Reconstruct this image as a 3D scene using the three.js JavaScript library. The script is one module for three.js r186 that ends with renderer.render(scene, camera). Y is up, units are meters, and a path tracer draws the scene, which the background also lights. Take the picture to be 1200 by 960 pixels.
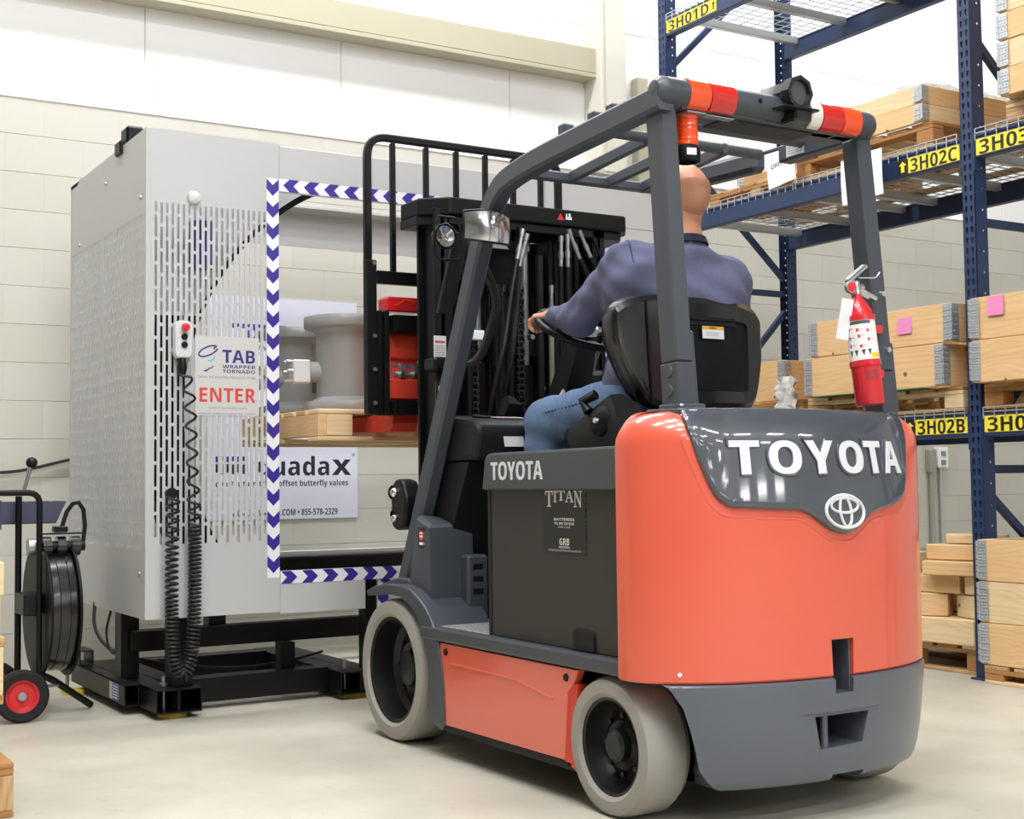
import * as THREE from 'three';
import { RectAreaLightUniformsLib } from 'three/addons/lights/RectAreaLightUniformsLib.js';
import { mergeGeometries, toCreasedNormals } from 'three/addons/utils/BufferGeometryUtils.js';
import { TextGeometry } from 'three/addons/geometries/TextGeometry.js';
import { FontLoader } from 'three/addons/loaders/FontLoader.js';
import { ConvexGeometry } from 'three/addons/geometries/ConvexGeometry.js';
import { Brush, Evaluator, SUBTRACTION } from 'three-bvh-csg';

// ------------------------------------------------------------------ camera
// Metres. The block wall is the plane z = 0, the hall lies at z > 0, x runs to the right along that wall.
const scene = new THREE.Scene();
const camera = new THREE.PerspectiveCamera(33.62, 1200 / 960, 0.05, 60);
{
  const pitch = 0.05358, yaw = 0.54501, roll = -0.01194;
  const fwd = new THREE.Vector3(Math.sin(yaw) * Math.cos(pitch), Math.sin(pitch), -Math.cos(yaw) * Math.cos(pitch));
  const rt = new THREE.Vector3(Math.cos(yaw), 0, Math.sin(yaw));
  const up = new THREE.Vector3().crossVectors(rt, fwd);
  const r2 = rt.clone().multiplyScalar(Math.cos(roll)).addScaledVector(up, Math.sin(roll));
  const u2 = up.clone().multiplyScalar(Math.cos(roll)).addScaledVector(rt, -Math.sin(roll));
  camera.position.set(0, 0.965, 7.48);
  camera.quaternion.setFromRotationMatrix(new THREE.Matrix4().makeBasis(r2, u2, fwd.clone().negate()));
}
scene.add(camera);
scene.background = new THREE.Color(0xdfe3e6);

// ------------------------------------------------------------------ light and exposure
RectAreaLightUniformsLib.init();
const renderer = new THREE.WebGLRenderer({ antialias: true });
renderer.toneMapping = THREE.LinearToneMapping;
renderer.toneMappingExposure = 1.38;
renderer.shadowMap.enabled = true;
const LAMP = { nits: 25, glow: 8, y: 6.35, w: 1.25, h: 0.5 };
const LAMP_SPOTS = [];
for (const x of [0.9, 2.3, 3.7, 6.2, 8.2]) LAMP_SPOTS.push([x, 1.5]);
for (const z of [4.9, 6.7, 8.6]) for (const x of [-0.1, 1.7]) LAMP_SPOTS.push([x, z]);
for (const z of [12.4, 16.5, 21.5, 27]) for (const x of [-1.4, 1.2, 3.8, 6.4, 9.0]) LAMP_SPOTS.push([x, z]);

// ------------------------------------------------------------------ helpers
let seed = 20240;
const rnd = () => { seed = (seed * 1664525 + 1013904223) >>> 0; return seed / 4294967296; };
const rr = (a, b) => a + (b - a) * rnd();
const V = (x, y, z) => new THREE.Vector3(x, y, z);
const names = {};
function numbered(n) { const k = names[n] = (names[n] ?? -1) + 1; return k ? n + '_' + String(k).padStart(3, '0') : n; }
function clean(g) {
  if (g.index) g = g.toNonIndexed();
  for (const k of Object.keys(g.attributes)) if (!['position', 'normal', 'uv'].includes(k)) g.deleteAttribute(k);
  if (!g.attributes.normal) g.computeVertexNormals();
  if (!g.attributes.uv) g.setAttribute('uv', new THREE.BufferAttribute(new Float32Array(g.attributes.position.count * 2), 2));
  g.clearGroups(); g.morphAttributes = {};
  return g;
}
const origin = new Map();
function thing(name, label, category, pos = [0, 0, 0], group) {
  const o = new THREE.Group(); o.name = numbered(name); o.position.set(...pos); scene.add(o);
  o.userData = { label, category }; if (group) o.userData.group = group;
  origin.set(o, o.position.clone()); return o;
}
// geometry is written in world metres; part() moves it into its parent's frame
function part(parent, name, geos, mat, label) {
  const list = (Array.isArray(geos) ? geos.flat(3) : [geos]).filter(Boolean).map(clean);
  let g = list.length > 1 ? mergeGeometries(list) : list[0].clone();
  const o = origin.get(parent); if (o) g.translate(-o.x, -o.y, -o.z);
  const m = new THREE.Mesh(g, mat); m.name = parent === scene ? numbered(name) : name;
  m.castShadow = m.receiveShadow = true; parent.add(m);
  if (label) m.userData.label = label;
  if (o) origin.set(m, o);
  return m;
}
function solo(name, label, category, geos, mat, pos, group) {         // a thing that is one mesh
  const list = (Array.isArray(geos) ? geos.flat(3) : [geos]).map(clean);
  const g = list.length > 1 ? mergeGeometries(list) : list[0];
  g.translate(-pos[0], -pos[1], -pos[2]);
  const m = new THREE.Mesh(g, mat); m.name = numbered(name); m.position.set(...pos); m.castShadow = m.receiveShadow = true; scene.add(m);
  m.userData = { label, category }; if (group) m.userData.group = group;
  origin.set(m, m.position.clone()); return m;
}
function parts(parent, name, list, mat, label) { return list.flat().map(g => part(parent, name, g, mat, label)); }
function struct(name, geos, mat) { const m = part(scene, name, geos, mat); m.userData.kind = 'structure'; return m; }

// chamfered box with uv in metres along its longest side
function cbox(x0, x1, y0, y1, z0, z1, c = 0.002) {
  const C = [(x0 + x1) / 2, (y0 + y1) / 2, (z0 + z1) / 2], H = [Math.abs(x1 - x0) / 2, Math.abs(y1 - y0) / 2, Math.abs(z1 - z0) / 2];
  c = Math.min(c, H[0] * 0.49, H[1] * 0.49, H[2] * 0.49);
  const P = [], N = [], U = [], lo = H.indexOf(Math.max(...H)), ou = rnd() * 3, ov = rnd() * 3;
  const at = (s, f) => [0, 1, 2].map(k => s[k] * (H[k] - (k === f ? 0 : c)));
  const tri = (a, b, d) => {
    const n = new THREE.Vector3().crossVectors(V(b[0] - a[0], b[1] - a[1], b[2] - a[2]), V(d[0] - a[0], d[1] - a[1], d[2] - a[2])).normalize();
    if (n.x * a[0] + n.y * a[1] + n.z * a[2] < 0) { [b, d] = [d, b]; n.negate(); }
    const ax = [Math.abs(n.x), Math.abs(n.y), Math.abs(n.z)], f = ax.indexOf(Math.max(...ax));
    let e = [0, 1, 2].filter(k => k !== f); if (e[1] === lo) e.reverse();
    for (const p of [a, b, d]) { P.push(p[0] + C[0], p[1] + C[1], p[2] + C[2]); N.push(n.x, n.y, n.z); U.push(p[e[0]] + ou, p[e[1]] + ov); }
  };
  const quad = (a, b, d, e) => { tri(a, b, d); tri(a, d, e); };
  const S = [-1, 1];
  for (let f = 0; f < 3; f++) { const g = (f + 1) % 3, h = (f + 2) % 3;
    for (const s of S) {
      const q = [[-1, -1], [1, -1], [1, 1], [-1, 1]].map(([u, v]) => { const t = [0, 0, 0]; t[f] = s; t[g] = u; t[h] = v; return at(t, f); });
      quad(...q);
      for (const v of S) {                                             // the chamfer between faces f and g along h
        const t1 = [0, 0, 0], t2 = [0, 0, 0]; t1[f] = t2[f] = s; t1[g] = t2[g] = v; t1[h] = -1; t2[h] = 1;
        quad(at(t1, f), at(t1, g), at(t2, g), at(t2, f));
      }
    } }
  for (const a of S) for (const b of S) for (const d of S) tri(at([a, b, d], 0), at([a, b, d], 1), at([a, b, d], 2));
  const g = new THREE.BufferGeometry();
  g.setAttribute('position', new THREE.Float32BufferAttribute(P, 3)); g.setAttribute('normal', new THREE.Float32BufferAttribute(N, 3)); g.setAttribute('uv', new THREE.Float32BufferAttribute(U, 2));
  return g;
}
// beam from a to b: w across, h along `up`
function beam(a, b, w, h, up = [0, 1, 0], c = 0.003) {
  a = V(...a); b = V(...b); const L = a.distanceTo(b), T = b.clone().sub(a).normalize(); let u = V(...up);
  if (Math.abs(u.dot(T)) > 0.99) u = V(0, 0, 1);
  const s = new THREE.Vector3().crossVectors(u, T).normalize(); u = new THREE.Vector3().crossVectors(T, s);
  const g = cbox(-w / 2, w / 2, -h / 2, h / 2, 0, L, c);
  return g.applyMatrix4(new THREE.Matrix4().makeBasis(s, u, T).setPosition(a));
}
function cyl(a, b, r0, r1 = r0, n = 16) {
  a = V(...a); b = V(...b); const L = a.distanceTo(b);
  const g = new THREE.CylinderGeometry(r1, r0, L, n, 1);
  return clean(g).applyMatrix4(new THREE.Matrix4().makeRotationFromQuaternion(new THREE.Quaternion().setFromUnitVectors(V(0, 1, 0), b.clone().sub(a).normalize())).setPosition(a.clone().add(b).multiplyScalar(0.5)));
}
// profile [radius, height] turned about the axis from a along dir
function lathe(profile, a, dir = [0, 1, 0], n = 32) {
  const g = new THREE.LatheGeometry(profile.map(p => new THREE.Vector2(p[0], p[1])), n);
  const c = toCreasedNormals(clean(g), 0.6);
  return c.applyMatrix4(new THREE.Matrix4().makeRotationFromQuaternion(new THREE.Quaternion().setFromUnitVectors(V(0, 1, 0), V(...dir).normalize())).setPosition(V(...a)));
}
const ball = (p, r, n = 12) => clean(new THREE.SphereGeometry(r, n, Math.ceil(n * 0.7))).translate(...p);
function rounded(pts, r, k = 5) {                                      // polyline with rounded corners
  const out = [V(...pts[0])];
  for (let i = 1; i < pts.length - 1; i++) {
    const p = V(...pts[i]), a = V(...pts[i - 1]), b = V(...pts[i + 1]);
    const ra = Math.min(r, p.distanceTo(a) * 0.48), rb = Math.min(r, p.distanceTo(b) * 0.48);
    const s = p.clone().add(a.sub(p).setLength(ra)), e = p.clone().add(b.sub(p).setLength(rb));
    for (let j = 0; j <= k; j++) { const t = j / k; out.push(s.clone().multiplyScalar((1 - t) ** 2).addScaledVector(p, 2 * t * (1 - t)).addScaledVector(e, t * t)); }
  }
  out.push(V(...pts[pts.length - 1])); return out;
}
const circ = (r, n = 8) => [...Array(n)].map((_, i) => [r * Math.cos(i / n * 2 * Math.PI), r * Math.sin(i / n * 2 * Math.PI)]);
const rect = (w, h, c = 0.006) => [[-w / 2 + c, -h / 2], [w / 2 - c, -h / 2], [w / 2, -h / 2 + c], [w / 2, h / 2 - c], [w / 2 - c, h / 2], [-w / 2 + c, h / 2], [-w / 2, h / 2 - c], [-w / 2, -h / 2 + c]];
function sweep(pts, prof, { up, crease = 0.7, cap = true, close = false } = {}) {
  pts = pts.map(p => p.isVector3 ? p : V(...p)); const n = pts.length, rings = [];
  let side;
  for (let i = 0; i < n; i++) {
    const a = pts[close ? (i - 1 + n) % n : Math.max(0, i - 1)], b = pts[close ? (i + 1) % n : Math.min(n - 1, i + 1)];
    const T = b.clone().sub(a).normalize();
    if (up) side = new THREE.Vector3().crossVectors(T, V(...up)).normalize();
    else { if (!side) side = Math.abs(T.y) < 0.9 ? V(0, 1, 0) : V(1, 0, 0); side = side.clone().addScaledVector(T, -side.dot(T)).normalize(); }
    const u = new THREE.Vector3().crossVectors(side, T);
    rings.push(prof.map(([x, y]) => pts[i].clone().addScaledVector(side, x).addScaledVector(u, y)));
  }
  const P = [], U = [], m = prof.length; let L = 0;
  const push = (p, u, v) => { P.push(p.x, p.y, p.z); U.push(u, v); };
  for (let i = 0; i < (close ? n : n - 1); i++) { const A = rings[i], B = rings[(i + 1) % n], d = pts[i].distanceTo(pts[(i + 1) % n]);
    for (let j = 0; j < m; j++) { const k = (j + 1) % m;
      push(A[j], L, j / m); push(B[k], L + d, k / m); push(A[k], L, k / m); push(A[j], L, j / m); push(B[j], L + d, j / m); push(B[k], L + d, k / m); }
    L += d; }
  if (cap && !close) for (const [R, f] of [[rings[0], 1], [rings[n - 1], -1]]) for (let j = 1; j < m - 1; j++) { const t = f > 0 ? [R[0], R[j], R[j + 1]] : [R[0], R[j + 1], R[j]]; t.forEach(p => push(p, 0, 0)); }
  const g = new THREE.BufferGeometry(); g.setAttribute('position', new THREE.Float32BufferAttribute(P, 3)); g.setAttribute('uv', new THREE.Float32BufferAttribute(U, 2));
  g.computeVertexNormals();
  return toCreasedNormals(g, crease);
}
const tube = (pts, r, n = 8, o = {}) => sweep(pts, circ(r, n), o);
// outline in a plane, extruded. plane 'z': (x,y) from z0 to z1; 'x': (z,y) from x0 to x1; 'y': (x,z) from y0 to y1
function prism(outline, plane, a, b, bevel = 0.003, holes = []) {
  const sh = Array.isArray(outline) ? new THREE.Shape(outline.map(p => new THREE.Vector2(plane === 'z' ? p[0] : plane === 'x' ? -p[0] : p[0], plane === 'y' ? -p[1] : p[1]))) : outline;
  for (const h of holes) sh.holes.push(new THREE.Path(h.map(p => new THREE.Vector2(plane === 'x' ? -p[0] : p[0], plane === 'y' ? -p[1] : p[1]))));
  const lo = Math.min(a, b), hi = Math.max(a, b);
  const g = clean(new THREE.ExtrudeGeometry(sh, { depth: hi - lo - 2 * bevel, bevelEnabled: bevel > 0, bevelThickness: bevel, bevelSize: bevel, bevelOffset: -bevel, bevelSegments: 2, curveSegments: 10 }));
  g.translate(0, 0, lo + bevel);
  if (plane === 'x') g.applyMatrix4(new THREE.Matrix4().set(0, 0, 1, 0, 0, 1, 0, 0, -1, 0, 0, 0, 0, 0, 0, 1));
  if (plane === 'y') g.applyMatrix4(new THREE.Matrix4().set(1, 0, 0, 0, 0, 0, 1, 0, 0, -1, 0, 0, 0, 0, 0, 1));
  return g;
}
function roundOutline(pts, r, k = 4) {
  const q = [...pts], n = q.length, out = [];
  for (let i = 0; i < n; i++) { const p = q[i], a = q[(i - 1 + n) % n], b = q[(i + 1) % n], R = p[2] ?? r;
    const la = Math.hypot(a[0] - p[0], a[1] - p[1]), lb = Math.hypot(b[0] - p[0], b[1] - p[1]), ra = Math.min(R, la * 0.48), rb = Math.min(R, lb * 0.48);
    const s = [p[0] + (a[0] - p[0]) * ra / la, p[1] + (a[1] - p[1]) * ra / la], e = [p[0] + (b[0] - p[0]) * rb / lb, p[1] + (b[1] - p[1]) * rb / lb];
    for (let j = 0; j <= k; j++) { const t = j / k, u = 1 - t; out.push([u * u * s[0] + 2 * t * u * p[0] + t * t * e[0], u * u * s[1] + 2 * t * u * p[1] + t * t * e[1]]); } }
  return out;
}
// closed body from rings of equal length (arrays of [x,y,z]), capped at both ends
function loft(rings, crease = 0.6, capEnds = true) {
  const P = [], m = rings[0].length, push = p => P.push(...p);
  for (let i = 0; i < rings.length - 1; i++) for (let j = 0; j < m; j++) { const k = (j + 1) % m, A = rings[i], B = rings[i + 1];
    push(A[j]); push(A[k]); push(B[k]); push(A[j]); push(B[k]); push(B[j]); }
  if (capEnds) for (const [R, f] of [[rings[0], -1], [rings[rings.length - 1], 1]]) {
    const c = [0, 1, 2].map(k => R.reduce((s, p) => s + p[k], 0) / m);
    for (let j = 0; j < m; j++) { const k = (j + 1) % m; push(c); f > 0 ? (push(R[j]), push(R[k])) : (push(R[k]), push(R[j])); } }
  const g = new THREE.BufferGeometry(); g.setAttribute('position', new THREE.Float32BufferAttribute(P, 3)); g.computeVertexNormals();
  return toCreasedNormals(g, crease);
}
function canvas(w, h, draw) { const c = document.createElement('canvas'); c.width = w; c.height = h; draw(c.getContext('2d'), w, h); const t = new THREE.CanvasTexture(c); t.colorSpace = THREE.SRGBColorSpace; t.anisotropy = 8; return t; }
// a thin printed plate: centre, size, outward normal
function plate(c, w, h, n, t = 0.002, up = [0, 1, 0]) {
  const N = V(...n).normalize(), X = new THREE.Vector3().crossVectors(V(...up), N).normalize(), Y = new THREE.Vector3().crossVectors(N, X);
  return clean(new THREE.BoxGeometry(w, h, t)).applyMatrix4(new THREE.Matrix4().makeBasis(X, Y, N).setPosition(V(...c)));
}
const std = (color, roughness = 0.6, metalness = 0, extra = {}) => new THREE.MeshStandardMaterial({ color, roughness, metalness, ...extra });
const phys = (color, roughness, metalness, extra = {}) => new THREE.MeshPhysicalMaterial({ color, roughness, metalness, ...extra });
const printMat = (tex, roughness = 0.5) => new THREE.MeshStandardMaterial({ map: tex, roughness });

// ------------------------------------------------------------------ textures
function noise2(n, cells, s0) {                                        // periodic value noise
  const g = new Float32Array(cells * cells); let s = s0 >>> 0; for (let i = 0; i < g.length; i++) { s = (s * 1664525 + 1013904223) >>> 0; g[i] = s / 4294967296; }
  return (u, v) => { u = ((u % 1) + 1) % 1 * cells; v = ((v % 1) + 1) % 1 * cells; const i = Math.floor(u), j = Math.floor(v); let a = u - i, b = v - j; a = a * a * (3 - 2 * a); b = b * b * (3 - 2 * b);
    const q = (x, y) => g[(y % cells) * cells + x % cells]; return (q(i, j) * (1 - a) + q(i + 1, j) * a) * (1 - b) + (q(i, j + 1) * (1 - a) + q(i + 1, j + 1) * a) * b; };
}
function dataTex(n, fn, rep, srgb = true) {
  const d = new Uint8Array(n * n * 4);
  for (let y = 0; y < n; y++) for (let x = 0; x < n; x++) { const c = fn(x / n, y / n); const o = (y * n + x) * 4; for (let k = 0; k < 3; k++) d[o + k] = Math.max(0, Math.min(255, Array.isArray(c) ? c[k] : c)); d[o + 3] = 255; }
  const t = new THREE.DataTexture(d, n, n); t.magFilter = THREE.LinearFilter; t.minFilter = THREE.LinearMipmapLinearFilter; t.generateMipmaps = true; t.wrapS = t.wrapT = THREE.RepeatWrapping; if (srgb) t.colorSpace = THREE.SRGBColorSpace;
  t.repeat.set(1 / rep[0], 1 / rep[1]); t.needsUpdate = true; return t;
}
const nA = noise2(1, 6, 11), nB = noise2(1, 23, 12), nC = noise2(1, 90, 13), nD = noise2(1, 256, 14), nE = noise2(1, 12, 15);
function woodTex(base, dark, kn, s0) {
  const a = noise2(1, 9, s0), b = noise2(1, 64, s0 + 1), knots = [...Array(kn)].map((_, i) => [((s0 * 7 + i * 37) % 97) / 97, ((s0 * 13 + i * 53) % 89) / 89, 0.010 + ((s0 + i * 17) % 9) * 0.0012]);
  return dataTex(512, (u, v) => {
    let k = 0, warp = 0; for (const [x, y, r] of knots) { const dx = (u - x) * 1.2, dy = (v - y) * 0.6, d = Math.hypot(dx, dy); k = Math.max(k, 1 - d / r); warp += 0.012 * Math.exp(-(d * d) / 0.0016) * Math.sign(dy); }
    const vv = v + warp; const g = 0.5 + 0.5 * Math.sin((vv * 46 + 5 * a(u * 0.6, vv * 1.0)) * 6.2832 * 0.5); const f = b(u * 0.12, vv * 2);
    const t = Math.min(1, 0.30 * g * g + 0.35 * f * f + 0.25 * a(u, vv)); const kk = Math.max(0, Math.min(1, k * 2));
    return base.map((c, i) => (c + (dark[i] - c) * t) * (1 - kk) + [120, 76, 40][i] * kk);
  }, [1.2, 0.6]);
}
const T = {
  woodA: woodTex([232, 194, 144], [212, 168, 114], 5, 31), woodB: woodTex([236, 212, 170], [210, 178, 130], 3, 57), woodC: woodTex([206, 172, 124], [150, 114, 74], 3, 83),
  floor: dataTex(1024, (u, v) => { const t = 0.5 * nA(u, v) + 0.3 * nB(u, v) + 0.12 * nC(u, v) + 0.08 * nD(u, v); const sp = nC(u + 0.31, v) > 0.9 && nD(u, v) > 0.6 ? -10 : 0; const k = 192 + (t - 0.5) * 40 + sp; return [k, k - 4, k - 20]; }, [4.5, 4.5]),
  floorR: dataTex(512, (u, v) => 74 + 62 * (0.6 * nE(u, v) + 0.4 * nB(u, v)), [3.1, 3.1], false),
  grain: dataTex(256, (u, v) => 110 + 110 * (0.5 * nD(u, v) + 0.5 * nC(u, v)), [0.5, 0.5], false),
  fine: dataTex(256, (u, v) => 255 * nD(u, v), [0.22, 0.22], false),
  denim: dataTex(256, (u, v) => { const w = 0.5 + 0.5 * Math.sin((u * 64 + v * 64) * 6.2832); const t = nB(u, v); const k = 0.86 + 0.06 * w + 0.08 * (t - 0.5) + 0.12 * (nD(u, v) - 0.5); return [112 * k, 138 * k, 176 * k]; }, [0.25, 0.25]),
  knit: dataTex(256, (u, v) => { const k = 0.95 + 0.10 * (nD(u, v) - 0.5) + 0.04 * (nB(u, v) - 0.5); return [104 * k, 107 * k, 137 * k]; }, [0.3, 0.3]),
  cast: dataTex(256, (u, v) => 90 + 120 * (0.35 * nC(u, v) + 0.65 * nD(u, v)), [0.25, 0.25], false),
};
// ------------------------------------------------------------------ materials
const M = {
  floor: std(0xffffff, 1, 0, { map: T.floor, roughnessMap: T.floorR }),
  tan: std(0xcac7bc, 0.75, 0, { bumpMap: T.grain, bumpScale: 0.0006 }), mortar: std(0xc9c7be, 0.9), white: std(0xfbfbfa, 0.75), beige: std(0xb9b39c, 0.55), column: std(0xd8d5c6, 0.55),
  wallOther: std(0xcfcfcd, 0.85), ceiling: std(0xb4b4b2, 0.9),
  blue: std(0x1f3358, 0.42), galv: std(0xc4c8ca, 0.38, 0.6), wire: std(0xbfc3c6, 0.4, 0.7),
  woodA: std(0xffffff, 0.72, 0, { map: T.woodA }), woodB: std(0xffffff, 0.75, 0, { map: T.woodB }), woodC: std(0xffffff, 0.8, 0, { map: T.woodC }), woodR: std(0xc4ac92, 0.8, 0, { map: T.woodA }),
  orange: phys(0xdf5c43, 0.34, 0, { clearcoat: 0.9, clearcoatRoughness: 0.09 }), grey: phys(0x42474f, 0.3, 0, { clearcoat: 1, clearcoatRoughness: 0.06 }), greySatin: std(0x41464d, 0.42), greyCast: phys(0x565c66, 0.36, 0, { clearcoat: 0.6, clearcoatRoughness: 0.2, bumpMap: T.fine, bumpScale: 0.0004 }),
  hood: std(0x43464a, 0.4), battery: std(0x33312e, 0.55), black: phys(0x0b0c0d, 0.5, 0, { specularIntensity: 0.5 }), blackGloss: phys(0x0e0f11, 0.25, 0, { clearcoat: 0.5, clearcoatRoughness: 0.15 }), blackSteel: phys(0x0b0c0e, 0.42, 0, { specularIntensity: 0.6 }), blackPlastic: phys(0x101113, 0.45, 0, { specularIntensity: 0.6 }), deep: phys(0x0c0d0e, 0.6, 0, { specularIntensity: 0.5 }),
  dash: phys(0x1b1d1f, 0.5, 0, { specularIntensity: 0.7 }), tyre: std(0x9a978f, 0.85, 0, { bumpMap: T.grain, bumpScale: 0.0012 }), rim: std(0x1b1c1d, 0.4, 0.2), chrome: std(0xd8dadd, 0.14, 1), steel: std(0xa7a9ac, 0.35, 0.85),
  red: phys(0xd5202a, 0.28, 0, { clearcoat: 0.6, clearcoatRoughness: 0.08 }), redFork: std(0xcc3b26, 0.5), redHub: std(0xd02a2e, 0.4), rubber: std(0x1c1c1d, 0.85), yellow: std(0xd8c23a, 0.6),
  panel: phys(0xc4c5c6, 0.4, 0.0, { clearcoat: 0.25, clearcoatRoughness: 0.3 }), wTape: std(0xf4f4f8, 0.45), pTape: std(0x3a2c96, 0.45), pads: std(0xd9dcde, 0.4),
  lensRed: phys(0xcc140b, 0.18, 0, { clearcoat: 1, emissive: 0x000000 }), lensAmber: phys(0xf54c12, 0.18, 0, { clearcoat: 1 }), lensWhite: phys(0xe4e2da, 0.2, 0, { clearcoat: 1 }),
  skin: phys(0xd99a7e, 0.5, 0, { sheen: 0.2 }), hair: std(0xc0886a, 0.75), shirt: std(0xffffff, 0.9, 0, { map: T.knit }), collar: std(0x20223a, 0.9), denim: std(0xffffff, 0.9, 0, { map: T.denim }), stitch: std(0x35466e, 0.9), shoe: std(0x2c2622, 0.7),
  castMetal: std(0xa6a7a6, 0.5, 0.3, { bumpMap: T.cast, bumpScale: 0.002 }), castDark: std(0x6c5f58, 0.6, 0.4), castLight: std(0xd9dad8, 0.5, 0.1), film: phys(0xffffff, 0.2, 0, { transmission: 0.75, thickness: 0, roughness: 0.3 }), paper: std(0xf3f3f3, 0.8), pink: std(0xe889bc, 0.7), traySlate: std(0x4c4d63, 0.5), cord: std(0x1d1d1e, 0.6), coil: std(0x222325, 0.45), conduit: std(0xa9a99f, 0.5, 0.3), trim: std(0xd6d3c6, 0.7), green: std(0x2f6b3c, 0.8),
};
// ================================================================== the hall
struct('floor', cbox(-14, 13, -0.12, 0, -0.2, 32, 0.001), M.floor);
{ const f = scene.children[scene.children.length - 1], u = f.geometry.attributes.uv, p = f.geometry.attributes.position; for (let i = 0; i < u.count; i++) u.setXY(i, p.getX(i), p.getZ(i)); }
struct('ceiling', cbox(-14, 13, 7, 7.15, -0.2, 32), M.ceiling);
struct('wall_left', cbox(-14.15, -14, 0, 7, -0.2, 32), M.wallOther);
struct('wall_right', cbox(13, 13.15, 0, 7, -0.2, 32), M.wallOther);
struct('wall_front', cbox(-14, 13, 0, 7, 32, 32.15), M.wallOther);
// back wall: tan blocks below, white metal sheets above
const TOP = 3.06, BW = 0.4064, BH = 0.204;
const wall = struct('wall_back', cbox(-14, 13, 0, 7, -0.2, -0.012), M.mortar);
{
  const full = cbox(0, BW, 0.001, BH - 0.001, -0.013, 0, 0.0009), rest = [];
  const tones = [0xcac7bc, 0xc8c5b9, 0xccc9be].map(c => std(c, 0.75, 0, { bumpMap: T.grain, bumpScale: 0.0006 }));
  let n = 0;
  for (let r = 0; r < 15; r++) for (let c = -34; c < 32; c++) {
    const x = c * BW + (r % 2 ? 0 : BW / 2) + 0.18, y = r * BH, cx = x + BW / 2;
    const seen = cx > 1.25 && cx < 9.5 && !(cx > 3.9 && cx < 6.7 && y < 1.75) && !(cx > 1.9 && cx < 4.1 && y > 2.45 && y < 2.6) && !(y < 0.2 && cx > 4);
    if (!seen || n >= 296) { if (cx > -13.8 && cx < 12.8) rest.push(full.clone().translate(x, y, 0)); continue; }
    const m = new THREE.Mesh(full, tones[Math.floor(rnd() * 3)]); m.name = 'block'; m.position.set(x, y, 0); m.castShadow = m.receiveShadow = true; wall.add(m); n++;
  }
  part(wall, 'block', rest, M.tan).userData.kind = 'stuff';
  // white sheets, 1.2 m wide, in three courses
  for (let r = 0; r < 4; r++) for (let c = -9; c < 13; c++) { const x = -3 + c * 1.2 + 0.35, y = TOP + r * 1.0; if (x > 12) continue;
    part(wall, 'wall_panel', cbox(Math.max(-14, x) + 0.002, x + 1.196, y + 0.002, Math.min(7, y + 1.0) - 0.002, -0.02, -0.004, 0.002), M.white); }
  part(wall, 'cap_strip', cbox(-14, 13, TOP - 0.006, TOP + 0.008, -0.02, 0.006), M.white);
}
struct('trim_1', cbox(-14, 13, 0, 0.012, 0, 0.006), M.trim);
// horizontal steel channel and the column it runs into
struct('trim_2', [cbox(-14, 5.16, 3.66, 3.69, 0, 0.14, 0.004), cbox(-14, 5.16, 3.69, 3.86, 0.11, 0.14, 0.004), cbox(-14, 5.16, 3.69, 3.86, -0.004, 0.02, 0.004)], M.beige);
struct('trim_3', [cbox(5.14, 5.18, 3.06, 7, 0, 0.2, 0.004), cbox(5.16, 5.34, 3.02, 7, 0.17, 0.2, 0.004)], M.column);
struct('trim_4', [cbox(5.53, 5.62, 3.0, 3.74, 0, 0.08, 0.004), cbox(5.62, 5.72, 3.6, 3.66, 0, 0.08, 0.004)], M.beige);
// lamps under the ceiling
{
  const led = new THREE.MeshStandardMaterial({ color: 0xffffff, emissive: 0xffffff, emissiveIntensity: LAMP.glow, roughness: 0.4 }), body = std(0xdcdcdc, 0.5);
  LAMP_SPOTS.forEach(([x, z], i) => {
    const t = thing('high_bay_lamp', 'rectangular white high-bay lamp hanging under the hall ceiling', 'lamp', [x, LAMP.y, z], 'high-bay lamps under the ceiling');
    part(t, 'lamp_body', [cbox(x - LAMP.w / 2 - 0.03, x + LAMP.w / 2 + 0.03, LAMP.y, LAMP.y + 0.1, z - LAMP.h / 2 - 0.03, z + LAMP.h / 2 + 0.03, 0.01), cyl([x - 0.4, LAMP.y + 0.1, z], [x - 0.4, 7, z], 0.006), cyl([x + 0.4, LAMP.y + 0.1, z], [x + 0.4, 7, z], 0.006)], body);
    part(t, 'diffuser', cbox(x - LAMP.w / 2, x + LAMP.w / 2, LAMP.y - 0.012, LAMP.y, z - LAMP.h / 2, z + LAMP.h / 2, 0.002), led);
    const L = new THREE.RectAreaLight(0xfafbff, LAMP.nits, LAMP.w, LAMP.h); L.position.set(x, LAMP.y - 0.02, z); L.lookAt(x, 0, z); L.castShadow = true; scene.add(L);
  });
}
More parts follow.
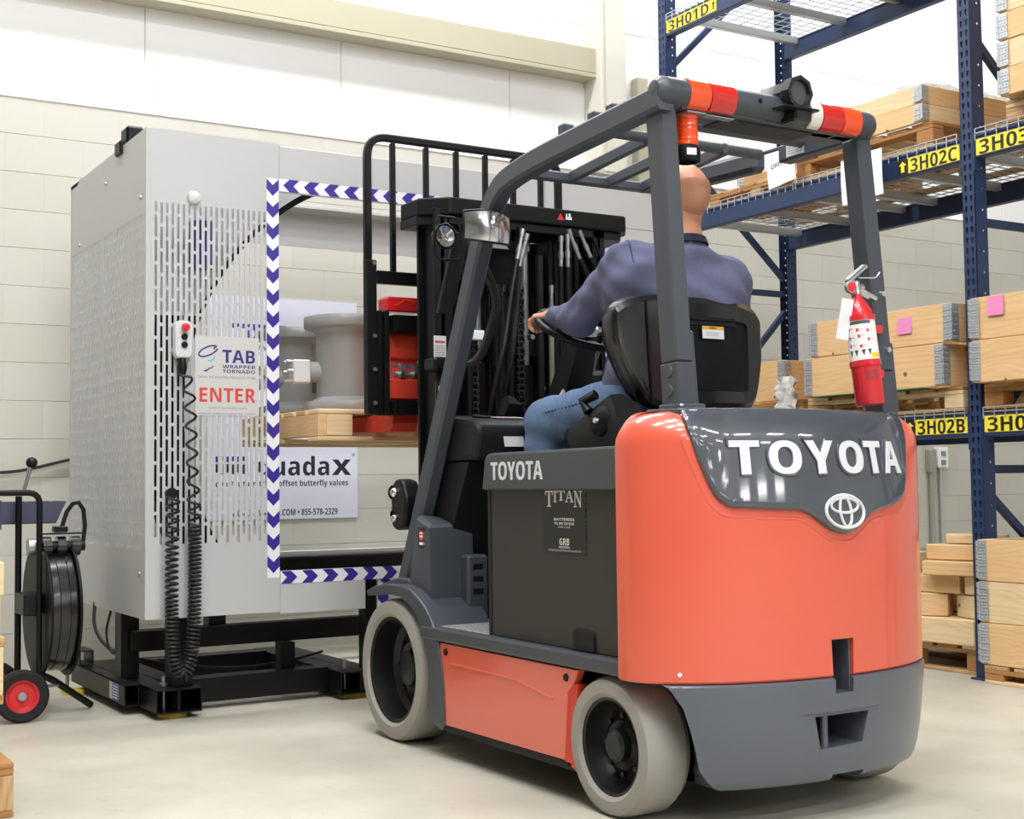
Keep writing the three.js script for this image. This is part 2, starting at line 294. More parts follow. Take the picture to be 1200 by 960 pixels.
// conduit with a box on the wall behind the lumber
{
  const t = thing('electrical_conduit', 'grey steel conduit with a small switch box on the block wall behind the stacked lumber', 'conduit', [8.4, 0, 0]);
  part(t, 'pipe', cyl([8.38, 0.1, 0.03], [8.38, 1.1, 0.03], 0.019), M.conduit);
  part(t, 'fitting', cbox(8.345, 8.415, 1.0, 1.19, 0, 0.06, 0.01), M.conduit);
  part(t, 'thin_pipe', cyl([8.49, 0.1, 0.02], [8.49, 1.1, 0.02], 0.012), M.galv);
  const b = part(t, 'socket_box', cbox(8.44, 8.56, 1.04, 1.2, 0, 0.05, 0.006), M.white); part(b, 'socket', [cbox(8.475, 8.525, 1.13, 1.17, 0.05, 0.056), cbox(8.475, 8.525, 1.06, 1.10, 0.05, 0.056)], M.steel);
}
{
  const pts = []; for (let i = -30; i <= 24; i++) { const t = i / 24; pts.push([0.9 + 1.0 * t, 1.075 - 0.03 * Math.sin(t * 3.1) + 0.012 * Math.sin(t * 9) + (t > 0 ? 0.06 * t * t : 0), 0.02]); }
  solo('power_cord', 'black cord sagging along the block wall above the banding cart', 'cord', tube(pts, 0.008, 6), M.cord, [1.3, 1.06, 0]);
}

// ================================================================== pallet racking
const RX = 5.265, RX2 = 6.34, UP = [[0.660, 0.735], [3.040, 3.115], [5.42, 5.495]];
const LEVELS = [1.155, 2.497, 3.787];                                  // underside of the beams
function rackLabel(text, w, h, arrow) {
  return canvas(Math.round(w * 1600), Math.round(h * 1600), (g, W, H) => {
    g.fillStyle = '#f2de3c'; g.fillRect(0, 0, W, H); g.fillStyle = '#16160f'; g.font = `bold ${H * 1.22}px sans-serif`; g.textBaseline = 'middle';
    const ar = (x0, s) => { g.beginPath(); const m = x0 + s / 2; g.moveTo(m, H * 0.14); g.lineTo(x0 + s * 0.86, H * 0.42); g.lineTo(m + s * 0.15, H * 0.42); g.lineTo(m + s * 0.15, H * 0.86); g.lineTo(m - s * 0.15, H * 0.86); g.lineTo(m - s * 0.15, H * 0.42); g.lineTo(x0 + s * 0.14, H * 0.42); g.closePath(); g.fill(); };
    let x0 = 0, x1 = W;
    if (arrow === 'left') { const s = H * 0.95; g.fillRect(0, 0, s, H); g.fillStyle = '#f2de3c'; ar(0, s); g.fillStyle = '#16160f'; x0 = s; }
    if (arrow === 'right') { const s = H * 0.62; ar(W - s, s * 0.9); x1 = W - s; }
    const tw = g.measureText(text).width, av = (x1 - x0) * 0.93; g.save(); g.translate((x0 + x1) / 2, H * 0.54); g.scale(av / tw, 1); g.textAlign = 'center'; g.fillText(text, 0, 0); g.restore();
  });
}
{
  const t = thing('pallet_rack', 'tall dark blue steel pallet rack with yellow bay labels along the right side', 'rack', [5.8, 0, 2.4]);
  for (const [z0, z1] of UP) {
    for (const [xa, xb, f] of [[RX, RX + 0.085, -1], [RX2 - 0.085, RX2, 1]]) {
      // C-section: front web with teardrop holes, two flanges with round holes
      const web = f < 0 ? [xa, xa + 0.0025] : [xb - 0.0025, xb], tear = [], dots = [], xm = (xa + xb) / 2 + 0.012, near = z0 < 5;
      if (near) for (let y = 0.12, k = 0; y < 4.6; y += 0.0508, k++) {
        for (const z of [z0 + 0.022, z1 - 0.022]) tear.push([[z - 0.0075, y + 0.012], [z - 0.005, y + 0.019], [z + 0.005, y + 0.019], [z + 0.0075, y + 0.012], [z + 0.003, y - 0.012], [z - 0.003, y - 0.012]]);
        if (k % 2 === 0 || z0 < 1) dots.push([...Array(6)].map((_, q) => [xm + 0.0065 * Math.cos(q * 1.0472), y + 0.0065 * Math.sin(q * 1.0472)]));
      }
      const sq = (a, b) => [[a, 0.01], [b, 0.01], [b, 5.2], [a, 5.2]];
      part(t, 'upright', [prism(sq(z0, z1), 'x', web[0], web[1], 0, tear), prism(sq(xa, xb), 'z', z0, z0 + 0.0025, 0, dots), prism(sq(xa, xb), 'z', z1 - 0.0025, z1, 0, dots)], M.blue);
      part(t, 'foot_plate', cbox(xa - 0.02, xb + 0.02, 0, 0.01, z0 - 0.02, z1 + 0.02), M.blue);
    }
    const zc = (z0 + z1) / 2, a = RX + 0.08, b = RX2 - 0.08;
    for (const [yf, yr] of [[0.88, 0.15], [1.15, 2.08], [3.1, 2.3], [3.62, 4.5]]) part(t, 'diagonal_brace', beam([a, yf, zc], [b, yr, zc], 0.03, 0.04), M.blue);
    for (const y of [1.0, 2.2, 4.6]) part(t, 'horizontal_brace', beam([a, y, zc], [b, y, zc], 0.03, 0.04), M.blue);
  }
  for (const y of LEVELS) for (const [za, zb] of [[UP[0][1], UP[1][0]], [UP[1][1], UP[2][0]]]) for (const [xa, xb] of [[RX + 0.004, RX + 0.054], [RX2 - 0.075, RX2 - 0.02]]) {
    const bm = part(t, 'beam', [cbox(xa, xb, y, y + 0.1, za, zb, 0.004), cbox(xa - 0.004, xb, y + 0.1, y + 0.112, za, zb, 0.002)], M.blue);
    parts(bm, 'end_bracket', [cbox(xa - 0.006, xa + 0.03, y - 0.06, y + 0.125, za, za + 0.006), cbox(xa - 0.006, xa + 0.03, y - 0.06, y + 0.125, zb - 0.006, zb)], M.blue);
  }
  const lab = (text, zc, w, y, arrow) => part(t, 'bay_label', plate([RX + 0.0025, y, zc], w, 0.078, [-1, 0, 0]), printMat(rackLabel(text, w, 0.078, arrow), 0.45), 'yellow label reading ' + text);
  lab('3H01D', 0.99, 0.49, LEVELS[2] + 0.058, 'right'); lab('3H02C', 2.83, 0.40, LEVELS[1] + 0.05, 'left'); lab('3H03C', 3.33, 0.40, LEVELS[1] + 0.05);
  lab('3H02B', 2.83, 0.40, LEVELS[0] + 0.06, 'left'); lab('3H03B', 3.33, 0.40, LEVELS[0] + 0.06);
}
// wire decks: one liftable panel per half bay
{
  const where = ['over the floor crate bay', 'with the pallets of boxed goods', 'at the top of the rack'];
  let proto;
  LEVELS.forEach((y, li) => [[0.75, 1.87], [1.89, 3.02], [3.13, 4.2]].forEach(([za, zb], di) => {
    const Y = y + 0.114;
    const lab = ['galvanized wire deck on the ' + ['lowest', 'middle', 'highest'][li] + ' rack beams, ' + ['next to the far upright', 'just left of the near upright', 'right of the near upright'][di]][0];
    const t = thing('wire_deck', lab, 'wire deck', [RX, Y, za], 'wire decks of the pallet rack');
    const w = [], n = Math.round((zb - za) / 0.0635);
    for (let i = 0; i <= n; i++) { const z = za + (zb - za) * i / n; w.push(beam([RX - 0.004, Y + 0.004, z], [RX2 - 0.02, Y + 0.004, z], 0.005, 0.005, [0, 1, 0], 0.001), beam([RX - 0.004, Y + 0.006, z], [RX - 0.004, Y - 0.03, z], 0.005, 0.005, [1, 0, 0], 0.001)); }
    for (let x = RX + 0.03; x < RX2; x += 0.095) w.push(beam([x, Y + 0.009, za], [x, Y + 0.009, zb], 0.005, 0.005, [0, 1, 0], 0.001));
    for (let k = 0; k < 2; k++) w.push(beam([RX - 0.004, Y + 0.004 + k * 0.022, za], [RX - 0.004, Y + 0.004 + k * 0.022, zb], 0.005, 0.005, [0, 1, 0], 0.001));
    for (let i = 0; i <= n; i++) { const z = za + (zb - za) * i / n; w.push(beam([RX - 0.004, Y, z], [RX - 0.004, Y + 0.026, z], 0.005, 0.005, [1, 0, 0], 0.001)); }
    part(t, 'wire_grid', w, M.wire);
    for (const f of [0.1, 0.5, 0.9]) { const z = za + (zb - za) * f; part(t, 'support_channel', [cbox(RX + 0.056, RX2 - 0.08, Y - 0.045, Y - 0.001, z - 0.02, z - 0.017, 0.001), cbox(RX + 0.056, RX2 - 0.08, Y - 0.045, Y - 0.001, z + 0.017, z + 0.02, 0.001), cbox(RX + 0.056, RX2 - 0.08, Y - 0.045, Y - 0.042, z - 0.02, z + 0.02, 0.001)], M.galv); }
  }));
}
// pallet: top boards along x or z, three stringers / blocks, bottom boards
function pallet(name, label, [x0, x1, y0, y1, z0, z1], mats, group, along = 'z', boards = 6) {
  const t = thing(name, label, 'pallet', [(x0 + x1) / 2, y0, (z0 + z1) / 2], group);
  const m = () => mats[Math.floor(rnd() * mats.length)], th = 0.018, hb = y1 - y0;
  const seg = (a, b, n, gap) => [...Array(n)].map((_, i) => { const w = (b - a + gap) / n; return [a + i * w, a + (i + 1) * w - gap]; });
  for (const [a, b] of seg(along === 'z' ? x0 : z0, along === 'z' ? x1 : z1, boards, 0.03)) part(t, 'deck_board', along === 'z' ? cbox(a, b, y1 - th, y1, z0, z1, 0.003) : cbox(x0, x1, y1 - th, y1, a, b, 0.003), m());
  for (const [a, b] of [[0, 0.09], [0.455, 0.545], [0.91, 1]]) { const A = along === 'z' ? z0 : x0, L = along === 'z' ? z1 - z0 : x1 - x0;
    part(t, 'stringer', along === 'z' ? cbox(x0, x1, y1 - th - 0.02, y1 - th, A + a * L, A + b * L, 0.003) : cbox(A + a * L, A + b * L, y1 - th - 0.02, y1 - th, z0, z1, 0.003), m());
    part(t, 'bottom_board', along === 'z' ? cbox(x0, x1, y0, y0 + th, A + a * L, A + b * L, 0.003) : cbox(A + a * L, A + b * L, y0, y0 + th, z0, z1, 0.003), m());
    for (const [c, d] of [[0, 0.11], [0.445, 0.555], [0.89, 1]]) { const B = along === 'z' ? x0 : z0, K = along === 'z' ? x1 - x0 : z1 - z0;
      part(t, 'block', along === 'z' ? cbox(B + c * K, B + d * K, y0 + th, y1 - th - 0.02, A + a * L, A + b * L, 0.004) : cbox(A + a * L, A + b * L, y0 + th, y1 - th - 0.02, B + c * K, B + d * K, 0.004), m()); } }
  return t;
}
// hinged timber collar: four boards per tier, galvanized corner hinges with knuckles
function crate(label, [x0, x1, y0, y1, z0, z1], tiers, mats, group, category = 'crate') {
  const t = thing('collar_crate', label, category, [(x0 + x1) / 2, y0, (z0 + z1) / 2], group), th = 0.022, H = (y1 - y0) / tiers;
  for (let k = 0; k < tiers; k++) { const a = y0 + k * H + 0.001, b = a + H - 0.003, j = (k % 2) * 0.004, m = mats[k % mats.length];
    part(t, 'side_board', cbox(x0 + j, x0 + j + th, a, b, z0, z1, 0.002), m); part(t, 'side_board', cbox(x1 - th - j, x1 - j, a, b, z0, z1, 0.002), m);
    part(t, 'end_board', cbox(x0 + th, x1 - th, a, b, z0 + j, z0 + th + j, 0.002), mats[(k + 1) % mats.length]); part(t, 'end_board', cbox(x0 + th, x1 - th, a, b, z1 - th - j, z1 - j, 0.002), mats[(k + 1) % mats.length]);
    for (const [x, sx] of [[x0, -1], [x1, 1]]) for (const [z, sz] of [[z0, -1], [z1, 1]]) {
      const X = x + sx * 0.002, Z = z + sz * 0.002, n = Math.max(2, Math.round(H / 0.03)), kn = [];
      const pl = [cbox(X, X + sx * 0.002 , a + 0.006, b - 0.004, z, z - sz * 0.05, 0.0006), cbox(x, x - sx * 0.05, a + 0.006, b - 0.004, Z, Z + sz * 0.002, 0.0006)];
      const hg = part(t, 'corner_hinge', pl, M.galv);
      for (let i = 0; i < n; i++) { const y = a + 0.012 + i * (b - a - 0.016) / n; kn.push(cyl([x + sx * 0.004, y, z + sz * 0.004], [x + sx * 0.004, y + (b - a) / n * 0.8, z + sz * 0.004], 0.007, 0.007, 8)); kn.push(cbox(x + sx * 0.003, x + sx * 0.007, y - 0.004, y + 0.002, z, z - sz * 0.048, 0.0015), cbox(x, x - sx * 0.048, y - 0.004, y + 0.002, z + sz * 0.003, z + sz * 0.007, 0.0015)); for (const q of [0.016, 0.036]) kn.push(cyl([x + sx * 0.0035, y + 0.012, z - sz * q], [x + sx * 0.0075, y + 0.012, z - sz * q], 0.005, 0.004, 7), cyl([x - sx * q, y + 0.012, z + sz * 0.0035], [x - sx * q, y + 0.012, z + sz * 0.0075], 0.005, 0.004, 7)); }
      part(hg, 'hinge_pins', kn, M.wire).userData.kind = 'stuff';
    } }
  return t;
}
const WA = [M.woodA], WM = [M.woodA, M.woodB], WO = [M.woodC, M.woodB, M.woodR];
const B0 = LEVELS[0] + 0.128, C0 = LEVELS[1] + 0.128, D0 = LEVELS[2] + 0.128;
// shelf B
pallet('wooden_pallet', 'worn pallet under the two-tier crate with one pink note on the lower shelf', [5.275, 6.2, B0, 1.405, 1.93, 3.0], WO, null, 'x');
const crB = crate('two-tier hinged timber crate behind the fire extinguisher, left of the near rack upright', [5.22, 6.15, 1.408, 1.62, 1.98, 2.93], 1, WA);
crate('upper loose timber collar carrying a pink note, set back on the two-tier crate', [5.225, 6.1, 1.622, 1.815, 2.02, 2.985], 1, WA);
solo('green_strap', 'green plastic sheet peeking from under the two-tier crate', 'sheet', cbox(5.212, 5.6, 1.4052, 1.4078, 2.02, 2.8, 0.0008), M.green, [5.4, 1.4, 2.4]);
pallet('wooden_pallet', 'worn pallet under the crate right of the near rack upright on the lower shelf', [5.275, 6.2, B0, 1.405, 3.125, 4.1], WO, null, 'x');
crate('two-board timber crate with a pink note, right of the near rack upright', [5.2, 6.15, 1.408, 1.815, 3.122, 4.08], 2, WA);
pallet('wooden_pallet', 'worn pallet under the small crate beside the seat back', [5.3, 6.2, B0, 1.41, 0.85, 1.86], WO, null, 'x');
crate('small single-tier timber crate beside the right edge of the driver seat', [5.32, 6.1, 1.413, 1.645, 0.88, 1.70], 1, WA);
{
  const pts = []; const g = new THREE.PlaneGeometry(0.16, 0.2, 5, 6), p = g.attributes.position; let s = 5; for (let i = 0; i < p.count; i++) p.setXYZ(i, p.getX(i) * (1 + 0.3 * Math.sin(i * 2.1)), p.getY(i), 0.03 * Math.sin(i * 1.7) + 0.02 * Math.cos(i * 3.3));
  g.rotateY(-Math.PI / 2).translate(5.245, 1.44, 1.80); const h = g.clone().translate(0.004, 0, 0.0); g.computeVertexNormals();
  solo('crumpled_wrap', 'crumpled white wrapping between the small crate and the two-tier crate', 'wrapping', [g], new THREE.MeshStandardMaterial({ color: 0xf0eee8, roughness: 0.7, side: THREE.DoubleSide }), [5.245, 1.4, 1.8]);
}
for (const [z, y, x, l] of [[2.69, 1.732, 5.2225, 'square pink sticky note on the two-tier crate left of the near upright'], [3.268, 1.762, 5.1975, 'square pink sticky note on the crate right of the near upright']])
  solo('sticky_note', l, 'note', plate([x, y, z], 0.092, 0.09, [-1, 0.08, 0], 0.001), M.pink, [x, y, z]);
// shelf C
pallet('wooden_pallet', 'rough pallet of heavy blocks under the crate on the shelf labelled 3H02C', [5.30, 6.2, C0, 2.755, 1.86, 2.84], WO, null, 'x');
crate('two-board timber crate with bright hinge strap on the middle shelf, left of the near upright', [5.28, 6.2, 2.757, 2.952, 1.9, 2.79], 2, WM);
pallet('wooden_pallet', 'rough pallet under the tall crate at the upper right edge', [5.275, 6.2, C0, 2.73, 3.30, 4.2], WO, null, 'x');
crate('tall many-board timber crate at the upper right edge on the shelf labelled 3H03C', [5.2, 6.2, 2.732, 3.52, 3.335, 4.2], 6, WM);
pallet('wooden_pallet', 'empty rough pallet on the middle shelf behind the driver head', [5.42, 6.2, C0, 2.74, 0.95, 1.80], WO, null, 'x');
crate('low box of rough boards behind the hanging paper tag on the middle shelf', [5.45, 6.15, 2.742, 2.80, 1.2, 1.8], 1, [M.woodC]);
{ // clear film heaped on the crate
  const g = new THREE.PlaneGeometry(0.8, 0.85, 18, 18); g.rotateX(-Math.PI / 2); const p = g.attributes.position;
  for (let i = 0; i < p.count; i++) { const x = p.getX(i), z = p.getZ(i), e = Math.max(0, 1 - Math.max(Math.abs(x) / 0.4, Math.abs(z) / 0.42)); p.setY(i, 0.02 + 0.11 * Math.sqrt(e) * (0.6 + 0.4 * Math.sin(x * 23 + z * 17)) + 0.03 * Math.sin(x * 60) * Math.cos(z * 51) * e); }
  g.translate(5.74, 2.95, 2.35); g.computeVertexNormals();
  solo('plastic_film', 'crumpled clear plastic film heaped on the middle-shelf crate', 'film', g, new THREE.MeshPhysicalMaterial({ color: 0xffffff, transmission: 0.7, thickness: 0, roughness: 0.25, side: THREE.DoubleSide }), [5.74, 2.95, 2.35]);
}
const tagTex = (txt) => canvas(256, 300, (g, W, H) => { g.fillStyle = '#f6f6f6'; g.fillRect(0, 0, W, H); g.fillStyle = '#3a3a3a'; g.font = 'bold 46px sans-serif'; g.fillText(txt, 30, 150); });
{
  const sheet = (c, w, h, tilt, tex, label) => { const g = new THREE.PlaneGeometry(w, h, 6, 6), p = g.attributes.position; for (let i = 0; i < p.count; i++) p.setZ(i, 0.012 * Math.sin(p.getX(i) * 14) + 0.01 * Math.cos(p.getY(i) * 9)); g.rotateZ(tilt); g.rotateY(-Math.PI / 2); g.translate(...c); g.computeVertexNormals();
    solo('paper_tag', label, 'paper', g, new THREE.MeshStandardMaterial({ map: tex, roughness: 0.8, side: THREE.DoubleSide }), c); };
  sheet([5.245, 2.735, 1.80], 0.25, 0.22, 0.06, tagTex('QB09'), 'white paper tag printed QB09 hanging on the middle shelf near the truck roof');
  sheet([5.215, 2.535, 2.44], 0.31, 0.24, 0.02, tagTex('    W'), 'white paper sheet hanging over the middle-shelf beam behind the right roof post');
}
// shelf D: black plastic pallet with nested feet
{
  const t = thing('plastic_pallet', 'black plastic pallet with cup feet on the top wire deck', 'pallet', [5.7, D0, 2.0]);
  part(t, 'deck', cbox(5.32, 6.2, D0 + 0.11, D0 + 0.16, 1.55, 2.55, 0.01), M.blackPlastic);
  for (const x of [5.42, 5.76, 6.1]) for (const z of [1.68, 1.86, 2.05, 2.24, 2.42]) part(t, 'foot', lathe([[0.0, 0], [0.045, 0], [0.06, 0.1], [0.07, 0.115]], [x, D0, z], [0, 1, 0], 12), M.blackPlastic);
}
// floor bay
pallet('wooden_pallet', 'floor pallet under the three-tier crate right of the near upright', [5.2, 6.2, 0.0, 0.085, 3.14, 4.1], WO, null, 'x');
crate('three-tier timber crate standing on the floor right of the near upright', [5.2, 6.15, 0.088, 0.672, 3.125, 4.08], 3, WM);
pallet('wooden_pallet', 'floor pallet under the pile of timber offcuts', [5.36, 6.2, 0.0, 0.14, 2.1, 3.0], WO, null, 'x');
{
  // [x0, x1, y0, h, z0, z1, turn]
  const list = [[5.31, 5.49, 0.142, 0.125, 2.36, 2.98, 0.05, 'thick bottom'], [5.60, 5.80, 0.142, 0.12, 2.2, 2.95, 0, 'bottom rear'], [5.33, 5.46, 0.270, 0.115, 2.60, 2.76, 0.5, 'short dark second-row'], [5.38, 5.50, 0.270, 0.110, 2.82, 3.0, -0.35, 'short slanted second-row'], [5.62, 5.78, 0.268, 0.11, 2.2, 2.95, 0, 'second-row rear'],
    [5.32, 5.47, 0.388, 0.088, 2.38, 2.85, 0.22, 'third-row long'], [5.36, 5.48, 0.388, 0.088, 2.90, 3.02, -0.2, 'third-row stubby'], [5.62, 5.80, 0.382, 0.1, 2.25, 2.98, 0, 'third-row rear'],
    [5.30, 5.44, 0.479, 0.072, 2.70, 3.02, 0.30, 'fourth-row slanted'], [5.34, 5.48, 0.479, 0.105, 2.25, 2.58, 0.1, 'fourth-row left'], [5.64, 5.80, 0.485, 0.09, 2.3, 3.0, 0, 'fourth-row rear'],
    [5.34, 5.50, 0.555, 0.075, 2.69, 3.03, 0.12, 'fifth-row wide'], [5.40, 5.55, 0.634, 0.048, 2.76, 3.03, 0.06, 'topmost thin']];
  list.forEach(([x0, x1, y, h, a, b, yaw, w], k) => { const g = cbox(-(x1 - x0) / 2, (x1 - x0) / 2, 0, h, -(b - a) / 2, (b - a) / 2, 0.005); g.rotateY(yaw); const c = [(x0 + x1) / 2, y, (a + b) / 2]; g.translate(...c);
    solo('timber_offcut', w + ' sawn timber offcut in the pile beside the rack upright', 'timber', g, [M.woodB, M.woodC, M.woodA][k % 3], c, 'timber offcuts piled on a pallet'); });
}
// timber cut by the left edge of the frame
pallet('wooden_pallet', 'worn pallet on the floor at the left edge, under the board stack', [0.0, 0.83, 0.0, 0.16, 2.5, 3.26], WO, null, 'z');
{ const t = thing('board_stack', 'stack of pale sawn boards at the left edge of the frame', 'timber', [0.4, 0.16, 2.9]); let y = 0.162; for (const h of [0.03, 0.135, 0.03, 0.14, 0.03, 0.12, 0.1]) { part(t, 'board', cbox(0.02 + rr(0, 0.01), 0.795 + rr(-0.012, 0.014), y, y + h - 0.002, 2.52, 3.24 + rr(-0.01, 0.01), 0.003), h > 0.05 ? M.woodB : M.woodC); y += h; } }
// ================================================================== stretch wrapping machine
const WX0 = 1.615, WX1 = 4.5, WZ0 = 0.56, WZ1 = 1.88, WY0 = 0.415, WY1 = 2.475;
const slotHole = (u, v0, v1, w = 0.0055) => [[u - w, v0 + 0.004], [u - w, v1 - 0.004], [u - w * 0.5, v1], [u + w * 0.5, v1], [u + w, v1 - 0.004], [u + w, v0 + 0.004], [u + w * 0.5, v0], [u - w * 0.5, v0]];
function slotField(u0, u1, v0, v1, step = 0.024, per = 0.105) {
  const holes = []; let c = 0;
  for (let u = u0; u <= u1 + 1e-6; u += step, c++) { let v = v1; const first = c % 2 ? per : per / 2 + 0.004; let b = v1; let a = b - first + 0.012;
    while (b > v0 + 0.02) { holes.push(slotHole(u, Math.max(a, v0), b)); b = a - 0.012; a = b - per + 0.012; if (b - v0 < 0.02) break; } }
  return holes;
}
function chevronTex(dir) {                                             // one period of the printed arrow tape
  const t = canvas(dir === 'v' ? 96 : 160, dir === 'v' ? 160 : 96, (g, W, H) => { g.fillStyle = '#f5f5fb'; g.fillRect(0, 0, W, H); g.fillStyle = '#3b2f9a';
    const P = [[0, 0.02], [0.5, 0.3], [1, 0.02], [1, 0.5], [0.5, 0.8], [0, 0.5]]; g.beginPath(); P.forEach(([a, b], i) => { const x = dir === 'v' ? a * W : (dir === 'l' ? (1 - b) * W : b * W), y = dir === 'v' ? b * H : a * H; i ? g.lineTo(x, y) : g.moveTo(x, y); }); g.closePath(); g.fill(); });
  t.wrapS = t.wrapT = THREE.RepeatWrapping; return t;
}
{
  const t = thing('stretch_wrapper', 'large light grey pallet wrapping machine with slotted panels and blue arrow tape round its opening', 'wrapping machine', [3.05, 0, 1.2]);
  const th = 0.003, P = M.panel, S = M.panel;
  const rectO = (a, b, c, d) => [[a, c], [b, c], [b, d], [a, d]];
  part(t, 'front_panel', prism(rectO(WX0, 2.203, WY0, WY1), 'z', WZ1 - th, WZ1, 0, slotField(1.656, 2.137, 0.722, 2.163)), P);
  part(t, 'top_panel', cbox(2.205, 3.6, 2.262, WY1 - 0.01, WZ1 - 0.03, WZ1), P);
  part(t, 'top_panel', cbox(3.603, WX1, 2.262, WY1 - 0.01, WZ1 - 0.03, WZ1), P);
  part(t, 'lower_panel', cbox(2.205, 2.612, WY0 - 0.01, 0.59, WZ1 - 0.03, WZ1), P);
  part(t, 'lower_panel', cbox(2.68, 4.0, WY0 - 0.02, 0.55, WZ1 - 0.06, WZ1 - 0.02), P);
  part(t, 'door_panel', cbox(3.96, WX1, WY0, 2.26, WZ1 - th, WZ1), P);
  for (const [a, b, u0, u1] of [[1.172, 1.877, 1.215, 1.855], [0.56, 1.168, 0.6, 1.13]]) {
    part(t, 'side_panel', prism(rectO(a, b, WY0, WY1), 'x', WX0, WX0 + th, 0, slotField(u0, u1, 0.70, 2.118)), S);
  }
  for (const [y, z] of [[2.36, 1.235], [2.19, 1.80], [2.15, 0.75], [0.6, 0.75], [0.6, 1.8]]) part(t, 'panel_screw', lathe([[0, 0.008], [0.009, 0.006], [0.011, 0]], [WX0, y, z], [-1, 0, 0], 10), M.steel);
  part(t, 'corner_edge', cbox(WX0 - 0.002, WX0 + 0.02, WY0, WY1, WZ1 - 0.002, WZ1 + 0.003, 0.001), P);
  part(t, 'right_panel', cbox(WX1 - th, WX1, WY0, WY1, WZ0, WZ1), S);
  part(t, 'back_panel', [cbox(WX0, WX1, 2.268, WY1, WZ0, WZ0 + th), cbox(WX0, WX1, WY1 - 0.02, WY1, WZ0, WZ0 + 0.15)], S);
  part(t, 'back_panel', cbox(WX0, 2.3, WY0, 2.268, WZ0, WZ0 + th), S);
  part(t, 'back_panel', cbox(3.84, WX1, WY0, 2.268, WZ0, WZ0 + th), S);
  part(t, 'back_panel', [cbox(2.3, 3.84, WY0, 0.61, WZ0, WZ0 + th), cbox(2.3, 3.84, 0.59, 0.61, WZ0, WZ0 + 0.08)], S);
  part(t, 'ring_support_beam', cbox(1.8, 4.3, 0.43, 0.625, 1.25, 1.42, 0.008), M.blackSteel);
  // the carrier ring, seen through slots and opening
  const arc = (a0, a1, r0, r1) => { const o = [], cl = p => [Math.max(1.64, Math.min(4.48, p[0])), Math.max(0.44, Math.min(2.45, p[1]))]; const n = 40;
    for (let i = 0; i <= n; i++) { const a = (a0 + (a1 - a0) * i / n) * Math.PI / 180; o.push(cl([3.06 + r1 * Math.cos(a), 1.30 + r1 * Math.sin(a)])); }
    for (let i = n; i >= 0; i--) { const a = (a0 + (a1 - a0) * i / n) * Math.PI / 180; o.push(cl([3.06 + r0 * Math.cos(a), 1.30 + r0 * Math.sin(a)])); } return o; };
  parts(t, 'carrier_ring', [prism(arc(101, 222, 1.17, 1.36), 'z', 1.42, 1.52, 0), prism(arc(-42, 79, 1.17, 1.36), 'z', 1.42, 1.52, 0)], M.blackSteel);
  part(t, 'guard_plate', prism([...[...Array(15)].map((_, i) => { const a = (159 - i * 3.6) * Math.PI / 180; return [3.06 + 1.20 * Math.cos(a), 1.30 + 1.20 * Math.sin(a)]; }).filter(p => p[1] < 2.44), [2.2, 2.44], [1.64, 2.44], [1.64, 1.72]], 'z', 1.56, 1.563, 0), S);
  part(t, 'film_spool', cyl([1.93, 1.93, 1.64], [1.93, 2.14, 1.64], 0.05, 0.05, 20), std(0x4a3a8e, 0.4));
  // arrow tape
  const strip = (x0, x1, y0, y1, z, dir, n) => { const g = clean(new THREE.BoxGeometry(x1 - x0, y1 - y0, 0.0016)).translate((x0 + x1) / 2, (y0 + y1) / 2, z); const u = g.attributes.uv; for (let i = 0; i < u.count; i++) dir === 'v' ? u.setY(i, u.getY(i) * n) : u.setX(i, u.getX(i) * n); return part(t, 'arrow_tape', g, printMat(chevronTex(dir), 0.4)); };
  strip(2.146, 2.202, 0.563, 2.315, WZ1 + 0.0012, 'v', 18);
  strip(2.204, 3.96, 2.262, 2.318, WZ1 + 0.0012, 'l', 18);
  strip(2.206, 2.83, 0.535, 0.59, WZ1 + 0.0012, 'r', 6.4);
  strip(2.682, 2.9, 0.49, 0.536, WZ1 - 0.018, 'r', 2.2);
  strip(2.682, 2.735, 0.395, 0.488, WZ1 - 0.018, 'v', 1);
  strip(3.902, 3.958, 0.563, 2.26, WZ1 + 0.0012, 'v', 18);
  part(t, 'gap_post', cbox(2.618, 2.675, 0.13, 0.58, WZ1 - 0.09, WZ1 - 0.02), M.blackSteel);
  part(t, 'top_motor', [cbox(1.625, 1.705, 2.40, 2.565, 1.44, 1.54, 0.01), cbox(1.60, 1.64, 2.44, 2.50, 1.43, 1.52, 0.006)], M.blackPlastic);
  part(t, 'indicator_button', lathe([[0, 0.03], [0.014, 0.029], [0.026, 0.02], [0.029, 0.006], [0.031, 0]], [1.817, 2.192, WZ1], [0, 0, 1], 24), M.pads);
  // sign plate
  const sign = canvas(840, 1000, (g, W, H) => {
    g.fillStyle = '#d3d3d1'; g.fillRect(0, 0, W, H); g.textAlign = 'center';
    const fit = (s, x, y, w, px, f = 'bold') => { g.font = `${f} ${px}px sans-serif`; g.save(); g.translate(x, y); g.scale(w / g.measureText(s).width, 1); g.fillText(s, 0, 0); g.restore(); };
    g.strokeStyle = '#33307f'; g.lineWidth = 20; g.beginPath(); g.ellipse(170, 190, 130, 52, -0.42, 0.3, 6.0); g.stroke(); g.fillStyle = '#33307f'; g.beginPath(); g.moveTo(300, 110); g.lineTo(230, 150); g.lineTo(250, 170); g.fill();
    g.strokeStyle = '#58b7dc'; g.lineWidth = 16; g.beginPath(); g.arc(190, 240, 70, 0.2, 1.9); g.stroke(); g.strokeStyle = '#33307f'; g.lineWidth = 14; g.beginPath(); g.arc(175, 340, 70, 0.5, 1.7); g.stroke(); g.fillStyle = '#33307f'; g.beginPath(); g.moveTo(100, 440); g.lineTo(190, 410); g.lineTo(150, 452); g.fill();
    g.fillStyle = '#33307f'; fit('TAB', 575, 330, 450, 230); fit('WRAPPER', 575, 400, 440, 60); fit('TORNADO', 575, 460, 440, 62);
